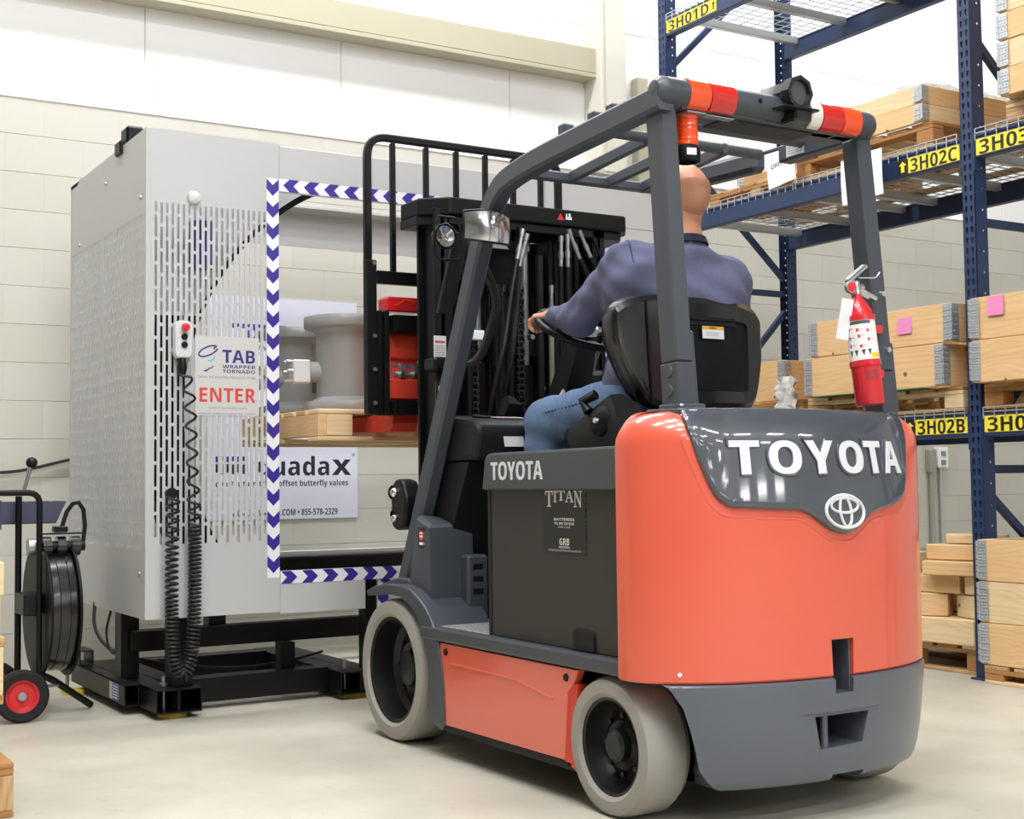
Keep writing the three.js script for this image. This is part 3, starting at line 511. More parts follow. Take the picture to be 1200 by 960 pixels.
    g.fillStyle = '#6b6b74'; fit('TAKING THE WRAPPING PROCESS BY STORM', 415, 530, 760, 36, 'normal');
    g.fillStyle = '#e0463c'; fit('ENTER', 415, 830, 760, 250, 'bold'); g.fillStyle = '#77777e'; fit('watch for rear rotation hazards', 430, 915, 500, 34, 'normal'); g.fillStyle = '#6b6bb0'; fit('www.tabwrapper.com', 415, 985, 760, 34, 'normal');
  });
  part(t, 'sign_plate', [plate([1.966, 1.434, WZ1 + 0.002], 0.285, 0.34, [0, 0, 1])], printMat(sign, 0.45), 'grey sign plate with blue logo and red word ENTER');
  // base frame of black square tube
  const K = M.blackSteel, hollow = (x0, x1, y0, y1, z0, z1, w = 0.006) => [cbox(x0, x1, y1 - w, y1, z0, z1, 0.001), cbox(x0, x1, y0, y0 + w, z0, z1, 0.001), cbox(x0, x0 + w, y0, y1, z0, z1, 0.001), cbox(x1 - w, x1, y0, y1, z0, z1, 0.001)];
  part(t, 'skid_tube', [...hollow(1.655, 1.752, 0.025, 0.125, 0.75, 1.90), ...hollow(1.752, 1.85, 0.025, 0.125, 0.75, 1.90)], K);
  part(t, 'fork_tube', hollow(1.585, 1.65, 0.035, 0.128, 0.75, 1.68), K);
  part(t, 'fork_tube', hollow(1.575, 1.64, 0.13, 0.20, 0.78, 0.95), K);
  part(t, 'maker_label', plate([1.5835, 0.083, 1.52], 0.14, 0.07, [-1, 0, 0]), printMat(canvas(128, 64, (g, W, H) => { g.fillStyle = '#d8d2b0'; g.fillRect(0, 0, 40, H); g.fillStyle = '#4f6aa8'; g.fillRect(40, 0, W, H); g.fillStyle = '#dfe6f4'; for (let i = 0; i < 5; i++) g.fillRect(50, 8 + i * 11, 66, 5); })), 'small blue and cream rating label');
  part(t, 'skid_tube', [...hollow(2.50, 2.60, 0.025, 0.125, 0.75, 1.86), ...hollow(2.60, 2.70, 0.025, 0.125, 0.75, 1.86)], K);
  part(t, 'cross_tube', cbox(1.85, 2.50, 0.03, 0.135, 1.62, 1.72), K);
  part(t, 'cross_tube', cbox(1.85, 2.50, 0.03, 0.135, 0.85, 0.95), K);
  part(t, 'skid_tube', [...hollow(3.92, 4.02, 0.025, 0.125, 0.75, 1.86), ...hollow(4.02, 4.12, 0.025, 0.125, 0.75, 1.86)], K);
  part(t, 'frame_post', cbox(3.98, 4.06, 0.125, WY0 + 0.1, 1.36, 1.46), K);
  part(t, 'upper_beam', cbox(1.66, 4.2, 0.245, 0.335, 1.45, 1.53), K);
  part(t, 'frame_post', cbox(1.63, 1.71, 0.125, WY0 + 0.1, 1.36, 1.46), K);
  part(t, 'frame_post', cbox(1.745, 1.83, 0.125, WY0 + 0.1, 1.72, 1.84), K);
  part(t, 'frame_post', cbox(2.305, 2.375, 0.135, 0.25, 1.56, 1.63), K);
  part(t, 'frame_post', cbox(2.02, 2.1, 0.33, WY0 + 0.1, 1.40, 1.48), K);
  for (const [x, z] of [[1.753, 1.8], [1.56, 0.92], [2.6, 1.76]]) { const f = part(t, 'levelling_foot', [cyl([x, 0.0, z], [x, 0.02, z], 0.062, 0.058, 24)], M.yellow, 'yellow floor pad'); part(f, 'foot_bolt', [cyl([x - 0.03, 0.02, z - 0.02], [x - 0.03, 0.165, z - 0.02], 0.009), cyl([x - 0.03, 0.125, z - 0.02], [x - 0.03, 0.14, z - 0.02], 0.018, 0.018, 6)], M.steel); }
  part(t, 'cable_loop', tube(rounded([[1.62, 0.43, 1.05], [1.60, 0.32, 1.10], [1.63, 0.24, 1.2], [1.68, 0.2, 1.35]], 0.08), 0.009, 6), M.cord);
  part(t, 'cable_loop', tube(rounded([[1.63, 0.42, 1.3], [1.60, 0.3, 1.3], [1.63, 0.2, 1.34], [1.66, 0.3, 1.36], [1.64, 0.42, 1.36]], 0.08), 0.006, 6), M.cord);
  part(t, 'cable_loop', tube([...Array(20)].map((_, i) => V(1.7 + i * 0.05, 0.2 - 0.09 * Math.sin(i / 19 * 2.6), 1.30)), 0.006, 6), M.cord);
  part(t, 'cable_hook', [cyl([1.712, 0.935, WZ1], [1.712, 0.935, WZ1 + 0.045], 0.017), cyl([1.712, 0.935, WZ1 + 0.04], [1.712, 0.935, WZ1 + 0.05], 0.024)], M.blackPlastic);
}
// pendant control on a coiled cable
{
  const Z = WZ1 + 0.045, t = thing('control_pendant', 'white hand-held control pendant with a red button on a black coiled cable', 'remote control', [1.76, 1.5, Z]);
  part(t, 'housing', prism(roundOutline([[1.722, 1.515], [1.732, 1.502], [1.786, 1.502], [1.797, 1.515], [1.797, 1.64], [1.785, 1.658], [1.734, 1.658], [1.722, 1.64]], 0.012), 'z', Z - 0.035, Z + 0.012, 0.006), M.pads);
  part(t, 'emergency_button', lathe([[0, 0.03], [0.016, 0.028], [0.018, 0.02], [0.01, 0.016], [0.01, 0]], [1.760, 1.628, Z + 0.012], [0, 0, 1], 20), M.red, 'red mushroom button');
  for (const y of [1.59, 1.556]) part(t, 'push_button', [lathe([[0.013, 0.0], [0.013, 0.008], [0.009, 0.01], [0.009, 0.004], [0, 0.004]], [1.760, y, Z + 0.012], [0, 0, 1], 18)], M.blackPlastic);
  part(t, 'hanger', tube([...Array(13)].map((_, i) => V(1.760 + 0.008 * Math.cos(i / 12 * 6.283), 1.672 + 0.015 * Math.sin(i / 12 * 6.283), Z - 0.01)), 0.0025, 5), M.wire);
  part(t, 'strain_relief', lathe([[0.014, 0], [0.02, 0.03], [0.016, 0.065], [0.012, 0.075]], [1.758, 1.43, Z - 0.008], [0, 1, 0], 14), M.blackPlastic);
  const path = new THREE.CatmullRomCurve3([[1.758, 1.44], [1.776, 1.39], [1.79, 1.2], [1.797, 0.98], [1.803, 0.88], [1.806, 0.6], [1.80, 0.36], [1.785, 0.23], [1.757, 0.185], [1.727, 0.23], [1.712, 0.36], [1.708, 0.6], [1.712, 0.82], [1.716, 0.92]].map(p => V(p[0], p[1], Z + 0.012)), false, 'centripetal');
  // turns per metre follow how far the coil is pulled out
  const N = 1500, pts = []; let ph = 0, prev = path.getPointAt(0);
  for (let i = 0; i <= N; i++) { const u = i / N, p = path.getPointAt(u), T = path.getTangentAt(u), d = p.distanceTo(prev); prev = p;
    const left = u > 0.54, dens = !left && p.y > 0.9 ? 13 : !left && p.y > 0.8 ? 22 : left && p.y > 0.72 ? 26 : left && p.y > 0.5 ? 40 : 58; ph += d * dens * 6.283;
    const r = p.y > 0.95 && !left ? 0.022 : 0.0245, A = V(0, 0, 1), B = new THREE.Vector3().crossVectors(T, A);
    pts.push(p.clone().addScaledVector(B, r * Math.cos(ph)).addScaledVector(A, r * 0.8 * Math.sin(ph))); }
  part(t, 'coiled_cable', tube(pts, 0.0058, 5, { crease: 1.5 }), M.coil);
}
// printed banner on the block wall, seen through the opening
{
  const tex = canvas(910, 1290, (g, W, H) => {
    g.fillStyle = '#dfe1f0'; g.fillRect(0, 0, W, H); const fit = (s, x, y, w, px, f) => { g.font = `${f} ${px}px sans-serif`; g.textAlign = 'left'; g.save(); g.translate(x, y); g.scale(w / g.measureText(s).width, 1); g.fillText(s, 0, 0); g.restore(); };
    g.fillStyle = '#2b46a8'; g.font = 'bold 96px sans-serif'; g.textAlign = 'center'; g.fillText('QVC', 310, 250); g.fillRect(130, 160, 330, 26); g.fillStyle = '#555a70'; fit('QUALITY VALVES', 130, 310, 330, 44, 'bold');
    const sq = (x, y, s) => { g.fillStyle = '#1d2c8c'; g.fillRect(x, y, s, s * 0.5); g.fillStyle = '#16181c'; g.fillRect(x, y + s * 0.5, s, s * 0.55); g.fillStyle = '#dfe1f0'; g.fillRect(x + s * 0.42, y, s * 0.1, s); g.fillRect(x, y + s * 0.34, s, s * 0.1); };
    sq(24, 925, 96); sq(128, 925, 96);
    g.fillStyle = '#16181c'; fit('quada', 268, 1036, 470, 150, 'bold'); g.fillStyle = '#16181c'; fit('x', 742, 1036, 128, 170, 'bold'); g.fillStyle = '#3a4fb4'; g.save(); g.beginPath(); g.rect(730, 880, 160, 66); g.clip(); fit('x', 742, 1036, 128, 170, 'bold'); g.restore(); g.fillStyle = '#16181c'; g.font = '28px sans-serif'; g.fillText('®', 872, 925);
    g.fillStyle = '#23252b'; fit('quarter turn triple offset butterfly valves', 30, 1098, 820, 46, 'bold'); fit('QUALITYVALVES.COM • 855-578-2329', 130, 1268, 650, 50, 'bold');
  });
  const b = solo('wall_banner', 'white printed banner with a quadax logo on the block wall behind the wrapper opening', 'banner', plate([2.98, 1.412, 0.006], 0.915, 1.294, [0, 0, 1], 0.003), printMat(tex, 0.6), [2.98, 1.412, 0.006]);
}

// ================================================================== banding cart at the left
{
  const t = thing('banding_cart', 'black banding cart with a steel strap reel and red-hubbed wheels', 'cart', [1.25, 0, 1.4]);
  const K = M.blackSteel, wheel = (x, z, r) => {
    const w = part(t, 'wheel', lathe([[r * 0.62, -0.022], [r * 0.9, -0.026], [r, -0.014], [r, 0.014], [r * 0.9, 0.026], [r * 0.62, 0.022]], [x, r, z], [0, 0, 1], 36), M.rubber);
    part(w, 'hub', lathe([[0, 0.012], [r * 0.2, 0.012], [r * 0.24, 0.004], [r * 0.45, 0.002], [r * 0.56, 0.014], [r * 0.66, 0.016], [r * 0.66, -0.016], [0, -0.012]], [x, r, z], [0, 0, 1], 36), M.redHub, 'red pressed wheel disc');
    part(w, 'axle_cap', lathe([[0, 0.02], [r * 0.16, 0.018], [r * 0.2, 0.01]], [x, r, z], [0, 0, 1], 20), M.steel); };
  wheel(1.185, 1.60, 0.108); wheel(1.14, 1.24, 0.108);
  part(t, 'axle', cyl([1.185, 0.108, 1.58], [1.14, 0.108, 1.26], 0.011), K);
  part(t, 'handle_frame', tube(rounded([[0.86, 0.12, 1.55], [0.86, 0.945, 1.55], [1.262, 0.945, 1.55], [1.262, 0.16, 1.55]], 0.05), 0.013, 10), K);
  part(t, 'rear_post', [cyl([1.215, 0.16, 1.36], [1.215, 0.93, 1.36], 0.014), cyl([1.215, 0.16, 1.36], [1.262, 0.16, 1.55], 0.012)], K);
  part(t, 'stand_leg', tube(rounded([[1.26, 0.185, 1.55], [1.31, 0.165, 1.54], [1.515, 0.016, 1.40]], 0.04), 0.015, 10), K);
  part(t, 'stand_brace', cyl([1.25, 0.135, 1.57], [1.35, 0.13, 1.52], 0.007), M.steel);
  part(t, 'tool_tray', [prism([[0.9, 0.81], [1.38, 0.81], [1.43, 0.905], [0.9, 0.905]], 'z', 1.30, 1.306, 0.001), prism([[0.9, 0.81], [1.36, 0.81], [1.41, 0.905], [0.9, 0.905]], 'z', 1.06, 1.066, 0.001), beam([1.385, 0.81, 1.18], [1.425, 0.905, 1.18], 0.24, 0.004, [1, 0, 0]), cbox(0.9, 1.385, 0.808, 0.814, 1.06, 1.306)], M.traySlate);
  part(t, 'tray_front', cbox(0.9, 1.12, 0.79, 0.915, 1.31, 1.5, 0.004), M.traySlate);
  const reel = part(t, 'strap_reel', [lathe([[0.05, -0.004], [0.29, -0.004], [0.292, 0.002], [0.29, 0.006], [0.05, 0.004]], [1.287, 0.445, 1.40], [1, 0, 0], 56), lathe([[0.05, -0.004], [0.29, -0.004], [0.292, 0.002], [0.29, 0.006], [0.05, 0.004]], [1.405, 0.445, 1.40], [1, 0, 0], 56)], M.black);
  part(reel, 'wound_strap', lathe([[0.1, -0.05], [0.262, -0.05], [0.262, -0.02], [0.266, -0.018], [0.264, 0.02], [0.268, 0.022], [0.266, 0.05], [0.1, 0.05]], [1.346, 0.445, 1.40], [1, 0, 0], 56), M.blackGloss);
  part(reel, 'spindle', [cyl([1.22, 0.445, 1.40], [1.47, 0.445, 1.40], 0.014), cyl([1.43, 0.445, 1.40], [1.45, 0.445, 1.40], 0.03, 0.03, 6)], M.steel);
  part(t, 'wing_bolt', beam([1.445, 0.40, 1.40], [1.445, 0.5, 1.40], 0.01, 0.02, [1, 0, 0]), K);
  part(t, 'reel_bracket', cbox(1.20, 1.275, 0.43, 0.52, 1.37, 1.55, 0.004), K);
  const gr = part(t, 'guide_roller', cyl([1.24, 0.715, 1.50], [1.46, 0.715, 1.50], 0.022, 0.022, 18), K);
  for (const x of [1.30, 1.36, 1.42]) part(gr, 'roller_ring', cyl([x - 0.018, 0.715, 1.50], [x + 0.018, 0.715, 1.50], 0.042, 0.042, 22), M.blackGloss);
  part(gr, 'roller_cap', cyl([1.225, 0.715, 1.50], [1.255, 0.715, 1.50], 0.036, 0.036, 18), M.steel);
  part(t, 'seal_clip', cbox(1.33, 1.385, 0.775, 0.80, 1.47, 1.53, 0.004), K);
  part(t, 'strap_end', sweep([[1.36, 0.78, 1.5], [1.385, 0.86, 1.5], [1.41, 0.895, 1.5], [1.435, 0.9, 1.5], [1.455, 0.87, 1.5], [1.462, 0.8, 1.5], [1.455, 0.735, 1.5]], rect(0.019, 0.002, 0.0005), { up: [0, 0, 1] }), K);
  part(t, 'strap_bar', cbox(1.27, 1.45, 0.765, 0.772, 1.47, 1.5), K);
  const lv = part(t, 'tension_lever', cyl([1.205, 0.945, 1.50], [1.235, 1.055, 1.50], 0.009), M.chrome); part(lv, 'lever_knob', ball([1.239, 1.072, 1.50], 0.024, 20), M.blackPlastic);
}
// ================================================================== forklift (its nose points at the wall, its back at the camera)
const FX = 2.80, font = await new FontLoader().loadAsync('fonts/droid/droid_sans_bold.typeface.json');
const truck = thing('forklift', 'orange and grey electric counterbalance forklift with TOYOTA lettering, carrying a loaded pallet', 'forklift', [FX, 0, 3.6]);
const mir = g => { const h = clean(g).clone(); h.scale(-1, 1, 1); h.translate(2 * FX, 0, 0); const p = h.attributes.position, n = h.attributes.normal, u = h.attributes.uv; // keep the winding outward
  for (let i = 0; i < p.count; i += 3) for (const a of [p, n, u]) { const s = a.itemSize; for (let k = 0; k < s; k++) { const t = a.array[(i + 1) * s + k]; a.array[(i + 1) * s + k] = a.array[(i + 2) * s + k]; a.array[(i + 2) * s + k] = t; } } return h; };
// ---- counterweight: an elliptic plan swept upward
const CW = { W: 0.56, D: 0.29, z0: 4.36 };
const cwPt = (x, y, e = 0) => { const s = Math.max(-0.9999, Math.min(0.9999, x / CW.W)), c = Math.sqrt(1 - s * s); let nx = s / CW.W, nz = c / CW.D; const l = Math.hypot(nx, nz); nx /= l; nz /= l; return V(FX + x + nx * e, y, CW.z0 + CW.D * c + nz * e); };
const sst = (a, b, v) => { const t = Math.max(0, Math.min(1, (v - a) / (b - a))); return t * t * (3 - 2 * t); };
// the middle of the rear leans forward above mid height
const lean = (x, y) => 0.036 * (1 - sst(0.34, 0.47, Math.abs(x))) * Math.max(0, Math.min(1, (y - 0.84) / 0.28));
const ev = new Evaluator(); ev.useGroups = false; ev.attributes = ['position', 'normal'];
function carve(g, cutters) { let b = new Brush(clean(g)); b.geometry.deleteAttribute('uv'); b.updateMatrixWorld(); for (const c of cutters) { const k = new Brush(clean(c)); k.geometry.deleteAttribute('uv'); k.updateMatrixWorld(); b = ev.evaluate(b, k, SUBTRACTION); } const r = b.geometry; r.deleteAttribute('uv'); return toCreasedNormals(clean(r), 0.5); }
{
  const ring = (y, i, n = 72) => { const o = []; for (let k = 0; k <= n; k++) { const t = (k / n - 0.5) * Math.PI * 0.999, j = i + lean((CW.W - i) * Math.sin(t), y); o.push([FX + (CW.W - i) * Math.sin(t), y, CW.z0 + (CW.D - j) * Math.cos(t)]); } o.push([FX + CW.W - i, y, 4.345 + i], [FX - CW.W + i, y, 4.345 + i]); return o; };
  const R = [ring(0.406, 0.006), ring(0.412, 0)]; for (const y of [0.6, 0.8, 0.84, 0.9, 0.95, 1.0, 1.03, 1.06]) R.push(ring(y, 0)); for (let k = 1; k <= 7; k++) { const a = k / 7 * Math.PI / 2; R.push(ring(1.06 + 0.1 * Math.sin(a), 0.085 * (1 - Math.cos(a)))); }
  const slot = prism([[FX - 0.04, 0.512], [FX + 0.046, 0.511], [FX + 0.04, 0.33], [FX - 0.032, 0.33]], 'z', 4.44, 4.8, 0);
  const slotLow = prism([[FX - 0.034, 0.5], [FX + 0.04, 0.5], [FX + 0.038, 0.36], [FX - 0.03, 0.36]], 'z', 4.44, 4.8, 0);
  part(truck, 'counterweight_cover', carve(loft(R), [slot]), M.orange);
  // grey lower casting with wheel arches
  const arch = y => { const T = [[0.10, -0.335], [0.108, -0.36], [0.118, -0.382], [0.135, -0.402], [0.171, -0.426], [0.251, -0.444], [0.343, -0.470], [0.393, -0.499], [0.41, -0.515]]; for (let k = 1; k < T.length; k++) if (y <= T[k][0]) { const f = (y - T[k - 1][0]) / (T[k][0] - T[k - 1][0]); return T[k - 1][1] + f * (T[k][1] - T[k - 1][1]); } return -0.515; };
  const low = []; for (const [y, i] of [[0.104, 0.085], [0.1045, 0.07], [0.106, 0.058], [0.109, 0.046], [0.114, 0.038], [0.122, 0.03], [0.138, 0.024], [0.17, 0.018], [0.22, 0.010], [0.28, 0.004], [0.34, 0.0], [0.385, -0.004], [0.398, -0.004], [0.404, 0.004]]) {
    const o = [], xl = arch(y), tl = Math.asin(Math.max(-1, xl / (CW.W - i))), n = 60; for (let k = 0; k <= n; k++) { const t = tl * (1 - 2 * k / n); o.push([FX + (CW.W - i) * Math.sin(t), y, CW.z0 + (CW.D - i) * Math.cos(t)]); }
    o.push([FX + 0.34, y, 4.4], [FX - 0.34, y, 4.4]); low.push(o); }
  const hole = prism([[FX - 0.096, 0.298], [FX + 0.111, 0.298], [FX + 0.083, 0.212], [FX - 0.078, 0.206]], 'z', 4.30, 4.8, 0), notch = prism([[FX - 0.022, 0.128], [FX + 0.105, 0.128], [FX + 0.09, 0.05], [FX - 0.012, 0.05]], 'z', 4.30, 4.8, 0);
  const scoop = prism([[FX - 0.17, 0.31], [FX - 0.135, 0.20], [FX - 0.10, 0.17], [FX + 0.1, 0.17], [FX + 0.15, 0.2], [FX + 0.17, 0.31]], 'z', 4.636, 4.8, 0);
  part(truck, 'counterweight_base', carve(loft(low), [scoop, slotLow, hole, notch]), M.greyCast);
  part(truck, 'tow_pin', cyl([FX - 0.04, 0.15, 4.61], [FX - 0.04, 0.35, 4.61], 0.0115), M.greyCast);
  // dark sleeves line the tow slot and the two openings
  const sleeve = (x0, x1, y0, y1, z0, z1, m) => part(truck, 'slot_liner', [cbox(x0 - 0.004, x0, y0, y1, z0, z1, 0.001), cbox(x1, x1 + 0.004, y0, y1, z0, z1, 0.001), cbox(x0, x1, y1, y1 + 0.004, z0, z1, 0.001)], m);
  sleeve(FX - 0.029, FX + 0.037, 0.34, 0.507, 4.44, 4.638, M.greyCast); sleeve(FX - 0.09, FX + 0.105, 0.212, 0.293, 4.32, 4.60, M.greyCast); sleeve(FX - 0.016, FX + 0.098, 0.105, 0.124, 4.32, 4.57, M.greyCast);
  part(truck, 'wheel_arch_liner', [cbox(2.47, 3.13, 0.10, 0.40, 4.0, 4.42)], M.deep);
  part(truck, 'axle_rod', cyl([2.44, 0.15, 4.435], [3.16, 0.15, 4.435], 0.014), M.steel);
  // dark rear panel
  const O = [[-0.464, 1.165], [-0.448, 1.101], [-0.425, 1.018], [-0.398, 0.945], [-0.386, 0.923], [-0.371, 0.905], [-0.356, 0.893], [-0.337, 0.887], [-0.240, 0.881], [-0.150, 0.877], [-0.132, 0.874], [-0.103, 0.861], [-0.068, 0.836], [-0.048, 0.823], [-0.028, 0.814], [0.012, 0.807], [0.04, 0.809], [0.057, 0.815], [0.094, 0.838], [0.126, 0.860], [0.150, 0.868], [0.176, 0.872], [0.259, 0.887], [0.295, 0.899], [0.320, 0.918], [0.338, 0.951], [0.346, 1.0], [0.358, 1.08], [0.368, 1.165]];
  const yb = x => { for (let k = 1; k < O.length; k++) if (x <= O[k][0]) { const f = (x - O[k - 1][0]) / (O[k][0] - O[k - 1][0]); return O[k - 1][1] + f * (O[k][1] - O[k - 1][1]); } return 1.165; };
  const bulge = (x, y) => { return 0.007 + 0.014 * Math.max(0, (1.13 - y) / 0.3) - lean(x, y); };
  const xs = []; for (let k = 0; k < O.length - 1; k++) for (let j = 0; j < 4; j++) xs.push(O[k][0] + (O[k + 1][0] - O[k][0]) * j / 4); xs.push(0.368);
  const topY = 1.163, NR = 22, P = [], push = p => P.push(p.x, p.y, p.z);
  const gp = (x, f, extra = 0) => { const a = Math.min(topY, yb(x)), s = a + (topY - a) * f; const inset = s > 1.06 ? 0.085 * (1 - Math.sqrt(Math.max(0, 1 - ((s - 1.06) / 0.105) ** 2))) * 0.55 : 0; const ed = Math.min(1, f * (topY - a) / 0.012); return cwPt(x, s, bulge(x, s) * (0.25 + 0.75 * Math.sqrt(ed)) - inset + extra); };
  for (let i = 0; i < xs.length - 1; i++) for (let j = 0; j < NR; j++) { const r = k => (k / NR) ** 1.5, a = gp(xs[i], r(j)), b = gp(xs[i + 1], r(j)), c = gp(xs[i + 1], r(j + 1)), d = gp(xs[i], r(j + 1)); push(a); push(b); push(c); push(a); push(c); push(d); }
  for (let i = 0; i < xs.length - 1; i++) { const d = q => { const v = q.clone(); v.z -= 0.06; v.x -= (q.x - FX) * 0.06; v.y = Math.min(q.y, 1.163); return v; }; for (const [f, s] of [[0, 1], [1, -1]]) { const a = gp(xs[i], f), b = gp(xs[i + 1], f), A = d(a), B = d(b); (s > 0 ? [a, A, B, a, B, b] : [a, B, A, a, b, B]).forEach(push); } }
  const pg = new THREE.BufferGeometry(); pg.setAttribute('position', new THREE.Float32BufferAttribute(P, 3)); pg.computeVertexNormals();
  const panel = part(truck, 'rear_panel', toCreasedNormals(pg, 0.7), M.grey);
  part(panel, 'panel_top', prism([...Array(33)].map((_, i) => { const x = -0.47 + i / 32 * 0.846, p = cwPt(x, 0, -0.046 - lean(x, 1.15)); return [p.x, p.z]; }).concat([[FX + 0.36, 4.36], [FX - 0.46, 4.36]]), 'y', 1.12, 1.168, 0.006), M.grey);
  part(panel, 'post_socket', prism(roundOutline([[2.37, 4.37], [2.485, 4.37], [2.475, 4.475], [2.385, 4.46]], 0.02), 'y', 1.13, 1.182, 0.006), M.grey);
  part(panel, 'post_socket', prism(roundOutline([[3.20, 4.36], [3.29, 4.36], [3.275, 4.44], [3.21, 4.47]], 0.02), 'y', 1.11, 1.172, 0.006), M.grey);
  // raised bead of the cover below the panel
  const bead = []; for (const [x, y] of O.slice(1, -1)) bead.push(cwPt(x * 1.03, y - 0.024, -0.0035 - lean(x * 1.03, y - 0.024)));
  part(truck, 'cover_bead', tube(bead, 0.007, 8), M.orange);
  // raised letters and badge
  const spec = [['T', -0.301, 0.088], ['O', -0.178, 0.106], ['Y', -0.057, 0.104], ['O', 0.064, 0.100], ['T', 0.164, 0.080], ['A', 0.258, 0.090]];
  for (const [ch, xc, w] of spec) for (const [nm, grow, e0, dep, mat] of [['letter_edge', 0.012, 0.000, 0.0035, M.grey], ['letter', 0, 0.002, 0.004, M.pads]]) {
    let g = clean(new TextGeometry(ch, { font, size: 0.13, depth: dep, curveSegments: 8, bevelEnabled: true, bevelThickness: 0.0015, bevelSize: 0.0018, bevelSegments: 2 })); g.computeBoundingBox(); const b = g.boundingBox, W = b.max.x - b.min.x, H = b.max.y - b.min.y, p = g.attributes.position;
    for (let i = 0; i < p.count; i++) { const x = xc + (p.getX(i) - (b.min.x + b.max.x) / 2) / W * (w + grow), y = 1.026 + (p.getY(i) - (b.min.y + b.max.y) / 2) / H * (0.095 + grow), q = cwPt(x, y, bulge(x, y) + e0 + p.getZ(i)); p.setXYZ(i, q.x, q.y, q.z); }
    g.computeVertexNormals(); if (nm === 'letter') part(panel, nm, g, mat, 'raised white letter ' + ch); else part(panel, nm, g, mat); }
  const loop = (cx, cy, rx, ry, r) => { const pts = [...Array(48)].map((_, i) => { const a = i / 48 * 2 * Math.PI, x = cx + rx * Math.cos(a), y = cy + ry * Math.sin(a); return cwPt(x, y, bulge(x, y) + 0.002); }); return tube(pts, r, 6, { close: true }); };
  part(panel, 'badge', [loop(0.01, 0.871, 0.072, 0.046, 0.0052), loop(0.01, 0.871, 0.021, 0.043, 0.0045), loop(0.01, 0.888, 0.052, 0.021, 0.0045)], M.pads, 'white three-oval badge');
  part(truck, 'scuff_mark', cyl(cwPt(-0.475, 0.432, 0).toArray(), cwPt(-0.475, 0.432, 0.003).toArray(), 0.007, 0.005, 8), M.pads);
}
